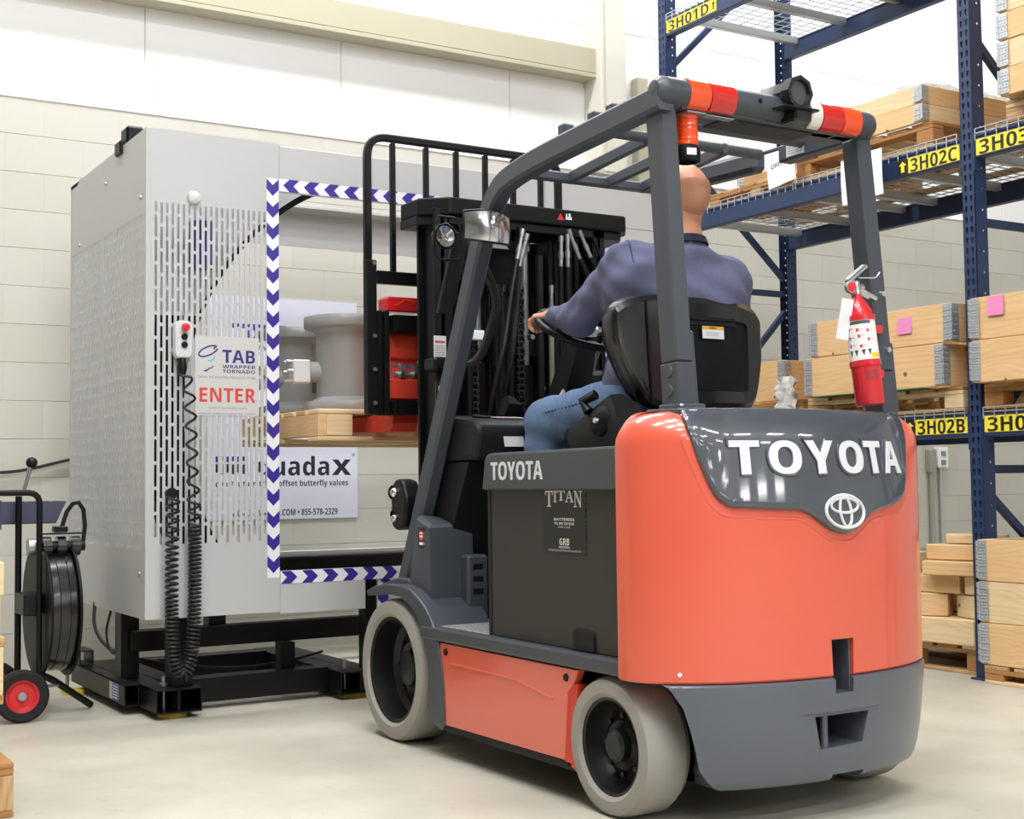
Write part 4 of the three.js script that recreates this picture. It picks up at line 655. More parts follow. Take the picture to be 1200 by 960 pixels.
// ---- chassis, deck, side panels
part(truck, 'chassis', [cbox(2.50, 3.10, 0.14, 0.41, 2.55, 4.36, 0.01), cbox(2.31, 3.29, 0.13, 0.41, 3.26, 3.98, 0.01)], M.deep);
{
  const speck = std(0xffffff, 0.8, 0, { map: dataTex(256, (u, v) => { const k = nD(u, v) > 0.62 ? 190 : 70 + 40 * nC(u, v); return [k, k, k - 4]; }, [0.4, 0.4]) });
  const fl = cbox(2.30, 3.30, 0.449, 0.457, 3.07, 3.56); const u = fl.attributes.uv, p = fl.attributes.position; for (let i = 0; i < u.count; i++) u.setXY(i, p.getX(i), p.getZ(i));
  const d = part(truck, 'deck_sill', [prism(roundOutline([[3.085, 0.408], [4.37, 0.408], [4.37, 0.455], [3.085, 0.455]], 0.012), 'x', 2.262, 2.31, 0.008), cbox(2.30, 3.30, 0.41, 0.449, 3.07, 4.36), mir(prism(roundOutline([[3.085, 0.408], [4.37, 0.408], [4.37, 0.455], [3.085, 0.455]], 0.012), 'x', 2.262, 2.31, 0.008))], M.hood);
  part(d, 'grip_plate', fl, speck);
  for (const s of [0, 1]) { const f = s ? mir : g => g;
    const sk = part(truck, 'side_skirt', f(prism([[3.222, 0.403], [4.094, 0.403], [4.062, 0.352], [4.034, 0.33], [4.012, 0.125], [3.258, 0.12], [3.226, 0.32]], 'x', 2.272, 2.30, 0.004)), M.orange);
    part(sk, 'pressed_line', f(tube(rounded([[2.2725, 0.335, 3.30], [2.2725, 0.338, 3.36], [2.2725, 0.332, 3.75], [2.2725, 0.3, 3.95]], 0.05), 0.004, 6)), M.orange);
    parts(sk, 'latch', [[3.268, 0.375], [4.03, 0.375]].map(([z, y]) => f(lathe([[0, 0.006], [0.011, 0.005], [0.013, 0]], [2.272, y, z], [-1, 0, 0], 12))), M.black);
    part(truck, 'skirt_return', f(prism([[4.06, 0.36], [4.085, 0.36], [4.075, 0.10], [4.012, 0.12], [4.034, 0.33]], 'x', 2.275, 2.31, 0.002)), M.redFork);
    part(truck, 'step_rail', f(cbox(2.275, 2.32, 0.098, 0.125, 3.25, 4.05, 0.004)), M.black);
    part(truck, 'battery_side', f(cbox(2.30, 2.32, 0.455, 0.945, 3.545, 4.36, 0.003)), M.battery);
    part(truck, 'battery_edge', f(cbox(2.298, 2.33, 0.455, 0.945, 3.522, 3.543, 0.003)), M.dash);
    part(truck, 'finger_pull', f(prism(roundOutline([[4.035, 0.457], [4.15, 0.457], [4.15, 0.522, 0.03], [4.035, 0.522, 0.02]], 0.004), 'x', 2.292, 2.31, 0.004)), M.blackPlastic);
    // fender over the drive wheel
    const fo = [[2.63, 0.55], [2.70, 0.572], [2.78, 0.583], [2.924, 0.588], [3.0, 0.578], [3.065, 0.552], [3.12, 0.52], [3.163, 0.482], [3.2, 0.435], [3.225, 0.383], [3.243, 0.32], [3.252, 0.267], [3.262, 0.121], [3.235, 0.10], [3.16, 0.12], [3.13, 0.17], [3.144, 0.284], [3.135, 0.34], [3.113, 0.392], [3.085, 0.44], [3.047, 0.489], [2.99, 0.522], [2.923, 0.543], [2.80, 0.548], [2.70, 0.54], [2.64, 0.53]];
    part(truck, 'fender', f(prism(fo, 'x', 2.265, 2.50, 0.006)), M.greySatin);
    const fi = [[2.66, 0.575], [2.80, 0.606], [2.88, 0.606], [2.97, 0.58], [3.04, 0.53], [3.085, 0.465], [3.09, 0.43], [3.06, 0.43], [2.9, 0.55], [2.66, 0.55]];
    part(truck, 'fender_lip', f(prism(fi, 'x', 2.315, 2.52, 0.006)), M.greySatin);
  }
  part(truck, 'battery_core', cbox(2.32, 3.28, 0.455, 0.94, 3.53, 4.36), M.deep);
  // hood with rounded top front corner
  const ho = roundOutline([[3.535, 0.94, 0.01], [4.385, 0.94, 0.004], [4.385, 1.066, 0.01], [3.56, 1.062, 0.035]], 0.01);
  const hood = part(truck, 'hood', prism(ho, 'x', 2.268, 3.332, 0.008), M.hood);
  const ht = canvas(640, 120, (g, W, H) => { g.fillStyle = '#5e6164'; g.fillRect(0, 0, W, H); g.fillStyle = '#eceef0'; g.font = 'bold 132px sans-serif'; g.save(); g.textAlign = 'center'; g.translate(W / 2, H * 0.9); g.scale(W * 0.98 / g.measureText('TOYOTA').width, 1); g.fillText('TOYOTA', 0, 0); g.restore(); });
  const letters = new TextGeometry('TOYOTA', { font, size: 0.062, depth: 0.0012, curveSegments: 5 }); letters.computeBoundingBox(); const lb = letters.boundingBox;
  const lg = clean(letters); lg.translate(-lb.min.x, -lb.min.y, 0); lg.scale(0.318 / (lb.max.x - lb.min.x), 0.06 / (lb.max.y - lb.min.y), 1); lg.rotateY(-Math.PI / 2); lg.translate(2.2678, 0.972, 3.60);
  part(hood, 'lettering', lg, M.pads, 'white TOYOTA lettering');
  const titan = canvas(420, 640, (g, W, H) => { g.fillStyle = '#1b1a1a'; g.fillRect(0, 0, W, H); g.fillStyle = '#d6d6d4'; const fit = (s, y, w, px, f = 'bold', fam = 'sans-serif') => { g.font = `${f} ${px}px ${fam}`; g.textAlign = 'center'; g.save(); g.translate(W / 2, y); g.scale(w / g.measureText(s).width, 1); g.fillText(s, 0, 0); g.restore(); };
    // arched word: letters on the ends reach lower
    const L = 'TITAN', ws = [88, 50, 88, 92, 90]; let x = 24; [...L].forEach((ch, i) => { const d = Math.abs(i - 2) / 2, hgt = 96 + 62 * d * d; g.font = 'bold 130px serif'; g.save(); g.textAlign = 'left'; g.translate(x - 4, 28 + hgt); g.scale((ws[i] - 6) / g.measureText(ch).width, hgt / 92); g.fillText(ch, 0, 0); g.restore(); x += ws[i] - 8; });
    fit('BATTERIES', 320, 210, 36); fit('TEL 800 728 6826', 360, 200, 34); fit('GRB.COM', 392, 120, 24, 'normal'); fit('GRB', 560, 104, 92); fit('INDUSTRIAL', 590, 112, 26); fit('POWER SOLUTIONS FOR INDUSTRY', 622, 330, 24, 'normal'); });
  part(truck, 'battery_decal', plate([2.2986, 0.845, 3.99], 0.235, 0.20, [-1, 0, 0]), printMat(titan, 0.4), 'black sticker with the word TITAN');
}
// ---- wheels
{
  const wheel = (x0, w, z, r, rr_, nm) => { const s = x0 < FX ? -1 : 1, t = part(truck, nm, lathe([[rr_, -w], [r * 0.93, -w], [r - 0.012, -w + 0.006], [r, -w + 0.022], [r, -0.026], [r - 0.006, -0.012], [r * 0.955, -0.003], [r * 0.9, 0.0], [rr_ + 0.012, 0.0], [rr_, -0.01]], [x0, r, z], [s, 0, 0], 64), M.tyre);
    const R = rr_, big = nm === 'drive_wheel' ? 1 : 0, q = big ? 0.05 : 0.008; const rim = part(t, 'rim', lathe([[R, -w + 0.01], [R, -0.012], [R * 0.93, -0.014], [R * 0.9, -0.05 - q], [R * 0.80, -0.07 - q], [R * 0.66, -0.06 - q], [R * 0.52, -0.05 - q], [R * 0.5, -0.045 - q], [R * 0.40, -0.055 - q], [R * 0.34, -0.045 - q], [R * 0.33, -0.02 - q], [R * 0.26, -0.012 - q], [0, -0.012 - q]], [x0, r, z], [s, 0, 0], 48), M.rim);
    const bolts = []; for (let k = 0; k < 8; k++) { const a = k / 8 * 6.283; bolts.push(cyl([x0 - s * (0.062 + q), r + R * 0.6 * Math.cos(a), z + R * 0.6 * Math.sin(a)], [x0 - s * (0.044 + q), r + R * 0.6 * Math.cos(a), z + R * 0.6 * Math.sin(a)], R * 0.055, R * 0.055, 6)); }
    parts(t, 'wheel_nut', bolts, M.rim);
    return t; };
  wheel(2.268, 0.19, 2.833, 0.265, 0.198, 'drive_wheel'); wheel(3.332, 0.19, 2.833, 0.265, 0.198, 'drive_wheel');
  wheel(2.272, 0.155, 4.238, 0.2, 0.141, 'steer_wheel'); wheel(3.328, 0.155, 4.238, 0.2, 0.141, 'steer_wheel');
}
// ---- front cowl, dash, controls
for (const f of [g => g, mir]) {
  part(truck, 'cowl_block', f(loft([[[2.318, 0.45, 3.082], [2.50, 0.45, 3.082], [2.50, 0.45, 2.9], [2.318, 0.585, 2.9]], [[2.308, 0.80, 3.078], [2.49, 0.806, 3.075], [2.49, 0.82, 2.95], [2.322, 0.832, 2.95]], [[2.33, 0.815, 3.062], [2.48, 0.816, 3.062], [2.48, 0.83, 2.96], [2.335, 0.846, 2.965]]], 0.35)), M.greySatin);
  part(truck, 'vent_block', f(cbox(2.44, 2.53, 0.45, 0.70, 3.0, 3.13, 0.01)), M.greySatin);
  parts(truck, 'vent_slot', [0.655, 0.61, 0.565].map(y => f(cbox(2.462, 2.505, y - 0.008, y + 0.012, 3.125, 3.1315, 0.001))), M.deep);
}
part(truck, 'marker_decal', plate([2.3095, 0.765, 3.015], 0.045, 0.075, [-1, 0, -0.02]), printMat(canvas(64, 100, (g, W, H) => { g.fillStyle = '#1a1a1a'; g.fillRect(0, 0, W, H); g.fillStyle = '#e8574c'; g.beginPath(); g.arc(32, 40, 25, 0, 7); g.fill(); g.fillStyle = '#f3efe6'; g.fillRect(14, 24, 36, 8); g.fillRect(14, 40, 36, 8); g.fillRect(10, 72, 44, 14); })), 'small red and black round sticker');
{
  // left console: rounded moulded box, its top sloping to the rear
  const prof = roundOutline([[2.90, 1.035, 0.02], [3.22, 1.045, 0.02], [3.25, 1.165, 0.05], [3.20, 1.195, 0.03], [2.92, 1.225, 0.03]], 0.02, 6);
  const cn = part(truck, 'console', prism(prof, 'x', 2.42, 3.22, 0.02), M.dash);
  part(cn, 'cup_recess', cyl([2.52, 1.195, 3.10], [2.52, 1.214, 3.103], 0.035, 0.035, 20), M.deep);
  part(cn, 'warning_label', plate([2.575, 1.12, 3.243], 0.085, 0.052, [0, 0.25, 1]), printMat(canvas(96, 60, (g, W, H) => { g.fillStyle = '#d9d9d4'; g.fillRect(0, 0, W, H); g.fillStyle = '#d9b45a'; g.fillRect(0, 0, W, 12); })), 'small white warning label');
  part(cn, 'info_label', plate([2.62, 1.208, 3.12], 0.13, 0.08, [0, 1, 0.1], 0.002, [0, 0, -1]), printMat(canvas(96, 60, (g, W, H) => { g.fillStyle = '#bfbfbb'; g.fillRect(0, 0, W, H); g.fillStyle = '#b4474a'; g.fillRect(0, 0, W, 16); g.fillStyle = '#777'; for (let i = 0; i < 5; i++) g.fillRect(8, 22 + i * 7, 80, 2); })));
  part(truck, 'cowl_lower', [loft([[[2.40, 0.62, 3.0], [2.56, 0.62, 3.03], [2.56, 0.62, 2.86], [2.40, 0.62, 2.86]], [[2.42, 1.04, 3.18], [2.62, 1.04, 3.20], [2.62, 1.04, 2.9], [2.42, 1.04, 2.9]]], 0.4), cbox(2.44, 3.2, 0.46, 1.1, 2.84, 2.96, 0.01)], M.blackPlastic);
  part(truck, 'dash_panel', prism([[2.92, 1.18], [3.16, 1.14], [3.12, 1.26], [2.98, 1.34], [2.92, 1.34]], 'x', 2.95, 3.24, 0.01), M.black);
  part(truck, 'pedal_plate', beam([2.6, 0.52, 3.02], [3.1, 0.52, 3.02], 0.16, 0.01, [0, 1, 0.6]), M.deep);
  part(truck, 'steering_column', [loft([[[2.80, 1.10, 3.14], [2.94, 1.10, 3.14], [2.94, 1.08, 2.98], [2.80, 1.08, 2.98]], [[2.83, 1.50, 3.31], [2.91, 1.50, 3.31], [2.91, 1.515, 3.22], [2.83, 1.515, 3.22]]], 0.4)], M.blackPlastic);
  const C = V(2.87, 1.535, 3.285), N = V(0, 0.88, 0.47).normalize(), A = V(1, 0, 0), B = new THREE.Vector3().crossVectors(N, A);
  const at = (r, a, h = 0) => C.clone().addScaledVector(A, r * Math.cos(a)).addScaledVector(B, r * Math.sin(a)).addScaledVector(N, h);
  const sw = part(truck, 'steering_wheel', tube([...Array(56)].map((_, i) => at(0.185, i / 56 * 6.2832)), 0.0145, 10, { close: true }), M.blackPlastic);
  parts(sw, 'spoke', [0.4, 2.74, 4.71].map(a => sweep([at(0.03, a, -0.03), at(0.12, a, -0.02), at(0.182, a, 0)], rect(0.035, 0.012), { up: N.toArray() })), M.blackPlastic);
  part(sw, 'hub_pad', cyl(at(0, 0, -0.06).toArray(), at(0, 0, -0.01).toArray(), 0.055, 0.05, 24), M.blackPlastic);
  for (let i = 0; i < 3; i++) { const x = 2.98 + i * 0.06; const l = part(truck, 'hydraulic_lever', tube(rounded([[x, 1.3, 3.06], [x, 1.45, 3.10], [x + 0.01, 1.53, 3.18]], 0.05), 0.008, 8), M.steel); part(l, 'lever_knob', ball([x + 0.01, 1.545, 3.19], 0.02, 14), M.chrome); }
  part(truck, 'lever_gaiter', cbox(2.95, 3.16, 1.26, 1.40, 3.0, 3.12, 0.02), M.blackPlastic);
  part(truck, 'brake_handle', [beam([2.72, 1.18, 3.24], [2.86, 1.34, 3.2], 0.02, 0.03), cyl([2.86, 1.34, 3.2], [2.9, 1.385, 3.19], 0.016)], M.steel);
  // foot and knee side mouldings seen beside the mast
  part(truck, 'side_lever', loft([[[2.66, 1.18, 3.0], [2.76, 1.18, 3.02], [2.76, 1.18, 2.94], [2.66, 1.18, 2.94]], [[2.68, 1.27, 3.04], [2.73, 1.26, 3.05], [2.73, 1.27, 2.98], [2.68, 1.28, 2.98]], [[2.69, 1.30, 3.02], [2.71, 1.295, 3.02], [2.71, 1.30, 2.99], [2.69, 1.30, 2.99]]], 0.6), M.blackPlastic);
}
// ---- seat
{
  const outline = roundOutline([[-0.325, 0.335, 0.10], [-0.20, 0.39, 0.10], [0.23, 0.39, 0.10], [0.335, 0.345, 0.08], [0.32, 0.18, 0.1], [0.272, 0.0, 0.05], [-0.185, 0.0, 0.06], [-0.28, 0.14, 0.2]], 0.08, 8);
  const SX = 2.85, SY = 1.195, SZ = 3.955;
  const bend = (g) => { const p = g.attributes.position; for (let i = 0; i < p.count; i++) { const x = p.getX(i) - SX, y = p.getY(i) - SY; p.setZ(i, p.getZ(i) - 0.24 * Math.max(0, Math.abs(x) - 0.20) ** 1.15 - 0.02 * (y / 0.39) ** 2); } g.computeVertexNormals(); return toCreasedNormals(g, 0.5); };
  const dense = (o, z0, z1, bev) => { // extruded shell cut into vertical strips so that it bends smoothly
    const N = 44, x0 = Math.min(...o.map(p => p[0])), x1 = Math.max(...o.map(p => p[0])), span = x => { let lo = 9, hi = -9; for (let i = 0; i < o.length; i++) { const a = o[i], b = o[(i + 1) % o.length]; if ((a[0] - x) * (b[0] - x) <= 0 && a[0] !== b[0]) { const f = (x - a[0]) / (b[0] - a[0]), y = a[1] + f * (b[1] - a[1]); lo = Math.min(lo, y); hi = Math.max(hi, y); } } return [lo, hi]; };
    const rings = []; for (let k = 0; k <= N; k++) { const e = 0.0006, x = x0 + e + (x1 - x0 - 2 * e) * (0.5 - 0.5 * Math.cos(Math.PI * k / N)), [lo, hi] = span(x), b = Math.min(bev, (hi - lo) * 0.3), sx = Math.min(1, Math.min(k, N - k) / 5 + 0.15), d = (z1 - z0) * 0.5 * Math.sqrt(sx), m = (z0 + z1) / 2, R = [];
      R.push([lo + b, m - d], [hi - b, m - d], [hi - b * 0.3, m - d + b * 0.5], [hi, m], [hi - b * 0.3, m + d - b * 0.4], [hi - b, m + d], [hi - 2.4 * b, m + d - 0.004], [lo + b, m + d - 0.004], [lo + b * 0.3, m + d - b * 0.5], [lo, m], [lo + b * 0.3, m - d + b * 0.5]);
      rings.push(R.map(([y, z]) => [SX + x, SY + y, z])); }
    return loft(rings, 0.5); };
  const back = part(truck, 'seat_back', bend(dense(outline, SZ - 0.08, SZ + 0.005, 0.028)), M.blackGloss);
  part(back, 'document_pouch', [bend(clean(new THREE.BoxGeometry(0.255, 0.23, 0.01, 8, 2, 1)).translate(SX + 0.10, SY + 0.185, SZ + 0.004))], M.black);
  part(back, 'pouch_rim', [tube(rounded([[SX - 0.02, SY + 0.075, SZ + 0.008], [SX + 0.23, SY + 0.075, SZ - 0.002], [SX + 0.232, SY + 0.30, SZ - 0.004], [SX + 0.17, SY + 0.305, SZ + 0.004], [SX - 0.02, SY + 0.305, SZ + 0.008]], 0.02), 0.004, 6)], M.blackPlastic);
  part(back, 'pouch_flap', bend(clean(new THREE.BoxGeometry(0.20, 0.028, 0.012, 8, 1, 1)).translate(SX + 0.075, SY + 0.30, SZ + 0.010)), M.blackPlastic);
  part(back, 'shell_ridge', [tube(rounded([[SX - 0.30, SY + 0.24, SZ - 0.045], [SX - 0.295, SY + 0.22, SZ - 0.04], [SX - 0.20, SY + 0.075, SZ + 0.0], [SX - 0.195, SY + 0.06, SZ + 0.004]], 0.03), 0.005, 6), tube([[SX - 0.19, SY + 0.36, SZ - 0.012], [SX - 0.185, SY + 0.2, SZ + 0.002], [SX - 0.183, SY + 0.02, SZ + 0.006]], 0.004, 6)], M.blackPlastic);
  part(back, 'warning_label', plate([SX + 0.07, SY + 0.262, SZ + 0.0125], 0.092, 0.042, [0, 0.05, 1]), printMat(canvas(184, 84, (g, W, H) => { g.fillStyle = '#eceef2'; g.fillRect(0, 0, W, H); g.fillStyle = '#f0b23c'; g.fillRect(0, 0, W, 24); g.fillStyle = '#8d6a28'; g.fillRect(60, 6, 60, 12); g.fillStyle = '#8c93a8'; for (const y of [40, 50, 62]) g.fillRect(30, y, 110, 3); }), 0.4), 'white label with a yellow header');
  part(truck, 'seat_cushion', prism(roundOutline([[2.62, 3.46], [3.10, 3.46], [3.08, 3.93], [2.60, 3.93]], 0.08), 'y', 1.06, 1.155, 0.03), M.black);
  part(truck, 'backrest_pad', bend(dense(outline.map(([x, y]) => [x * 0.86, y * 0.9 + 0.01]), SZ - 0.15, SZ - 0.08, 0.03)), M.black);
  const hb = part(truck, 'hip_bolster', loft([[[2.48, 1.066, 3.76], [2.48, 1.066, 4.05], [2.62, 1.066, 4.05], [2.62, 1.066, 3.76]], [[2.47, 1.12, 3.75], [2.47, 1.15, 4.04], [2.60, 1.15, 4.04], [2.60, 1.13, 3.75]], [[2.48, 1.15, 3.78], [2.485, 1.20, 4.0], [2.58, 1.21, 4.0], [2.57, 1.16, 3.78]], [[2.495, 1.16, 3.84], [2.505, 1.24, 3.95], [2.55, 1.245, 3.95], [2.55, 1.17, 3.84]]], 0.6), M.blackPlastic);
  part(hb, 'recliner_boss', [lathe([[0, 0.02], [0.03, 0.018], [0.048, 0.006], [0.05, 0]], [2.476, 1.155, 3.94], [-1, 0.1, 0.1], 24)], M.black); part(hb, 'recliner_bolt', cyl([2.458, 1.157, 3.942], [2.45, 1.158, 3.942], 0.011, 0.009, 10), M.chrome);
  part(hb, 'bolster_rib', sweep([[2.485, 1.19, 3.86], [2.48, 1.225, 3.835], [2.50, 1.245, 3.88]], rect(0.03, 0.03), {}), M.blackPlastic);
}
// ---- overhead guard
{
  const G = M.greySatin;
  const side = (x, xb) => sweep(rounded([[xb, 0.575, 2.772], [x, 1.98, 3.405], [x, 2.032, 3.62], [x, 2.075, 4.40]].map((p, i) => p), 0.24, 10), rect(0.075, 0.062, 0.01), { up: [1, 0, 0] });
  part(truck, 'guard_side_frame', side(2.40, 2.375), G);
  // right frame: the roof rail is interrupted by a bracket opening
  part(truck, 'guard_side_frame', sweep(rounded([[3.225, 0.575, 2.772], [3.20, 1.98, 3.405], [3.20, 2.04, 3.56]], 0.22, 10), rect(0.075, 0.062, 0.01), { up: [1, 0, 0] }), G);
  part(truck, 'guard_rail', [beam([3.215, 2.10, 3.46], [3.24, 2.095, 3.865], 0.065, 0.075, [0, 1, 0], 0.018)], G);
  const rr2 = part(truck, 'guard_rail', [beam([3.225, 2.085, 4.0], [3.225, 2.085, 4.38], 0.06, 0.06, [0, 1, 0], 0.006), beam([3.258, 2.128, 3.7], [3.258, 2.125, 4.2], 0.012, 0.012)], G);
  part(rr2, 'rail_label', plate([3.192, 2.085, 4.09], 0.085, 0.042, [-1, 0, 0]), printMat(canvas(96, 48, (g, W, H) => { g.fillStyle = '#c8cdd6'; g.fillRect(0, 0, W, H); g.fillStyle = '#7a7f88'; for (let i = 0; i < 4; i++) g.fillRect(8, 8 + i * 9, 80, 3); })));
  part(truck, 'guard_front_bar', beam([2.42, 2.045, 3.50], [3.2, 2.045, 3.50], 0.035, 0.035, [0, 1, 0], 0.006), G);
  for (const x of [2.50, 2.665, 2.83, 2.985]) part(truck, 'roof_rod', beam([x, 2.045, 3.49], [x, 2.085, 3.98], 0.022, 0.042, [0, 1, 0], 0.008), G);
  for (const [z, y, xe] of [[3.96, 2.088, 3.15], [4.12, 2.10, 3.19]]) part(truck, 'roof_crossbar', cyl([2.42, y, z], [xe, y, z], 0.018, 0.018, 14), G);
  part(truck, 'roof_plate', cbox(2.64, 3.0, 2.045, 2.058, 4.27, 4.38, 0.003), M.dash);
  for (const z of [3.83, 4.0, 4.1]) part(truck, 'roof_stop', cbox(2.41, 2.455, 2.06, 2.132, z - 0.02, z + 0.02, 0.006), G);
  // rear posts
  for (const [b, m, tt] of [[[2.421, 1.16, 4.412], [2.420, 1.30, 4.405], [2.424, 2.06, 4.345]], [[3.24, 1.15, 4.405], [3.237, 1.30, 4.398], [3.217, 2.06, 4.345]]]) {
    const p = part(truck, 'guard_rear_post', [beam(m, tt, 0.062, 0.075, [0, 0, 1], 0.006)], G);
    part(p, 'post_foot', [beam(b, m, 0.064, 0.08, [0, 0, 1], 0.004), beam([b[0] + 0.045, 1.17, b[2]], [b[0] + 0.044, 1.395, b[2] - 0.02], 0.02, 0.05, [0, 0, 1], 0.004)], G);
    parts(p, 'post_bolt', [0.035, 0.09].map(d => cyl([b[0] - 0.031, 1.185 + d, b[2] - 0.004], [b[0] - 0.036, 1.185 + d, b[2] - 0.004], 0.018, 0.016, 16)), G);
  }
  // rear lamp bar
  const bar = part(truck, 'lamp_bar', [sweep([[2.405, 2.098, 4.38], [3.215, 2.098, 4.38]], circ(0.045, 28), { crease: 0.9 }), lathe([[0.045, 0], [0.042, 0.018], [0.028, 0.034], [0, 0.04]], [2.406, 2.098, 4.38], [-1, 0, 0], 24), lathe([[0.045, 0], [0.042, 0.018], [0.028, 0.034], [0, 0.04]], [3.214, 2.098, 4.38], [1, 0, 0], 24), cbox(2.46, 3.17, 2.050, 2.062, 4.29, 4.40, 0.005)], M.greySatin);
  const lens = (x0, x1, mat, label) => part(bar, 'lamp_lens', [prism(roundOutline([[4.34, 2.050], [4.41, 2.050, 0.03], [4.431, 2.085, 0.03], [4.427, 2.125, 0.03], [4.40, 2.146, 0.03], [4.34, 2.146]], 0.008), 'x', x0 + 0.001, x1 - 0.001, 0.003)], mat, label);
  lens(2.475, 2.553, M.lensAmber, 'amber lamp lens'); lens(2.555, 2.652, M.lensRed, 'red lamp lens'); lens(2.95, 2.998, M.lensWhite, 'clear lamp lens'); lens(3.0, 3.088, M.lensRed, 'red lamp lens'); lens(3.09, 3.168, M.lensAmber, 'amber lamp lens');
  part(bar, 'bar_bolt', cyl([2.74, 2.105, 4.422], [2.74, 2.105, 4.428], 0.007), M.deep);
  // camera on its bracket
  const cam = part(truck, 'reversing_camera', [lathe([[0, -0.13], [0.038, -0.13], [0.044, -0.12], [0.046, -0.02], [0.053, -0.012], [0.053, 0.02], [0.041, 0.02], [0.038, 0.004], [0, 0.002]], [2.872, 2.142, 4.44], [0.02, -0.04, 1], 8), cbox(2.84, 2.91, 2.05, 2.09, 4.40, 4.47, 0.006)], M.blackGloss);
  part(cam, 'camera_window', lathe([[0, 0.008], [0.037, 0.0075]], [2.872, 2.142, 4.44], [0.02, -0.04, 1], 28), std(0x4a4d52, 0.35)); part(cam, 'mounting_bracket', [cbox(2.79, 2.93, 2.084, 2.09, 4.40, 4.48, 0.001)], M.blackSteel);
  // amber beacon under the lamp bar
  const bc = part(truck, 'warning_beacon', [lathe([[0.03, 0], [0.04, 0.003], [0.041, 0.032], [0.036, 0.045], [0.033, 0.045], [0.033, 0.05]], [2.515, 1.905, 4.35], [0, 1, 0], 28)], M.black);
  part(bc, 'beacon_lens', lathe([...[...Array(8)].flatMap((_, i) => [[0.0335, 0.05 + i * 0.0135], [0.0355, 0.054 + i * 0.0135], [0.0335, 0.0615 + i * 0.0135]]), [0.028, 0.165], [0, 0.166]], [2.515, 1.905, 4.35], [0, 1, 0], 28), M.lensAmber, 'ribbed amber lens'); part(bc, 'beacon_label', plate([2.50, 1.93, 4.392], 0.03, 0.02, [-0.3, 0, 1]), M.paper);
  part(truck, 'beacon_bracket', [cbox(2.48, 2.55, 2.044, 2.049, 4.30, 4.40, 0.001), cbox(2.55, 2.66, 2.042, 2.046, 4.37, 4.40, 0.001)], M.steel);
  // panoramic mirror
  const mp = (u, v) => V(2.266 + 0.168 * (u + 1) / 2, 1.853 + 0.053 * v * (1 - 0.12 * u * u) - 0.012 * (u + 1) / 2, 3.44 + 0.035 * (1 - u * u) + 0.006 * (1 - v * v) + 0.02 * (u + 1) / 2);
  const mg = new THREE.PlaneGeometry(2, 2, 24, 10), q = mg.attributes.position; for (let i = 0; i < q.count; i++) { const m = mp(q.getX(i), q.getY(i)); q.setXYZ(i, m.x, m.y, m.z); } mg.computeVertexNormals();
  const edge = []; for (let i = 0; i <= 12; i++) edge.push(mp(-1 + i / 6, 1)); for (let i = 0; i <= 4; i++) edge.push(mp(1, 1 - i / 2)); for (let i = 0; i <= 12; i++) edge.push(mp(1 - i / 6, -1)); for (let i = 0; i <= 4; i++) edge.push(mp(-1, -1 + i / 2));
  const mi = part(truck, 'mirror_shell', [tube(edge.map(p => p.add(V(0, 0, -0.005))), 0.006, 6, { close: true }), (() => { const b = mg.clone(); b.translate(0, 0, -0.012); const r = clean(b), a = r.attributes.position.array; for (let i = 0; i < a.length; i += 9) for (let k = 0; k < 3; k++) { const t = a[i + 3 + k]; a[i + 3 + k] = a[i + 6 + k]; a[i + 6 + k] = t; } r.computeVertexNormals(); return r; })()], M.blackPlastic);
  part(mi, 'mirror_glass', mg, M.chrome, 'wide convex mirror face');
  part(truck, 'mirror_arm', [beam([2.38, 1.87, 3.34], [2.36, 1.86, 3.45], 0.02, 0.02)], M.blackSteel);
  // work lamp in an eight-sided hoop
  const hoop = []; for (const [x, y] of [[2.245, 1.80], [2.245, 1.915], [2.262, 1.945], [2.33, 1.945], [2.352, 1.915], [2.358, 1.81], [2.345, 1.79], [2.265, 1.785]]) hoop.push([x + 0.075, y, 3.12]);
  const wl = part(truck, 'work_lamp', [tube(hoop, 0.005, 6, { close: true }), lathe([[0, -0.05], [0.04, -0.04], [0.052, 0], [0.048, 0.004], [0.044, -0.006]], [2.377, 1.878, 3.10], [0.1, 0, 1], 8)], M.blackSteel);
  part(wl, 'lamp_reflector', lathe([[0, -0.012], [0.02, -0.008], [0.04, 0.0]], [2.377, 1.878, 3.10], [0.1, 0, 1], 24), M.chrome);
  part(truck, 'lamp_bracket', [beam([2.455, 1.90, 3.08], [2.42, 1.60, 3.0], 0.06, 0.02, [0, 0, 1])], M.dash);
  // front lamp cluster low on the mast
  const fl = part(truck, 'front_lamp', prism(roundOutline([[2.66, 0.80], [2.70, 0.78], [2.77, 0.80], [2.79, 0.90], [2.76, 0.975], [2.70, 0.985], [2.655, 0.95]], 0.02), 'x', 2.36, 2.43, 0.012), M.blackPlastic);
  parts(fl, 'lamp_face', [lathe([[0, 0.012], [0.022, 0.008], [0.03, 0]], [2.372, 0.93, 2.66], [-0.3, 0, -1], 20), lathe([[0, 0.012], [0.016, 0.008], [0.022, 0]], [2.372, 0.845, 2.665], [-0.3, 0, -1], 20), ball([2.357, 0.93, 2.70], 0.02), ball([2.357, 0.83, 2.70], 0.016)], M.chrome);
  part(truck, 'grab_handle', sweep(rounded([[2.42, 1.405, 3.10], [2.475, 1.40, 3.12], [2.51, 1.45, 3.14], [2.54, 1.62, 3.20], [2.52, 1.70, 3.19], [2.45, 1.76, 3.24]], 0.05), rect(0.026, 0.034), { up: [0, 0, 1] }), M.dash);
}
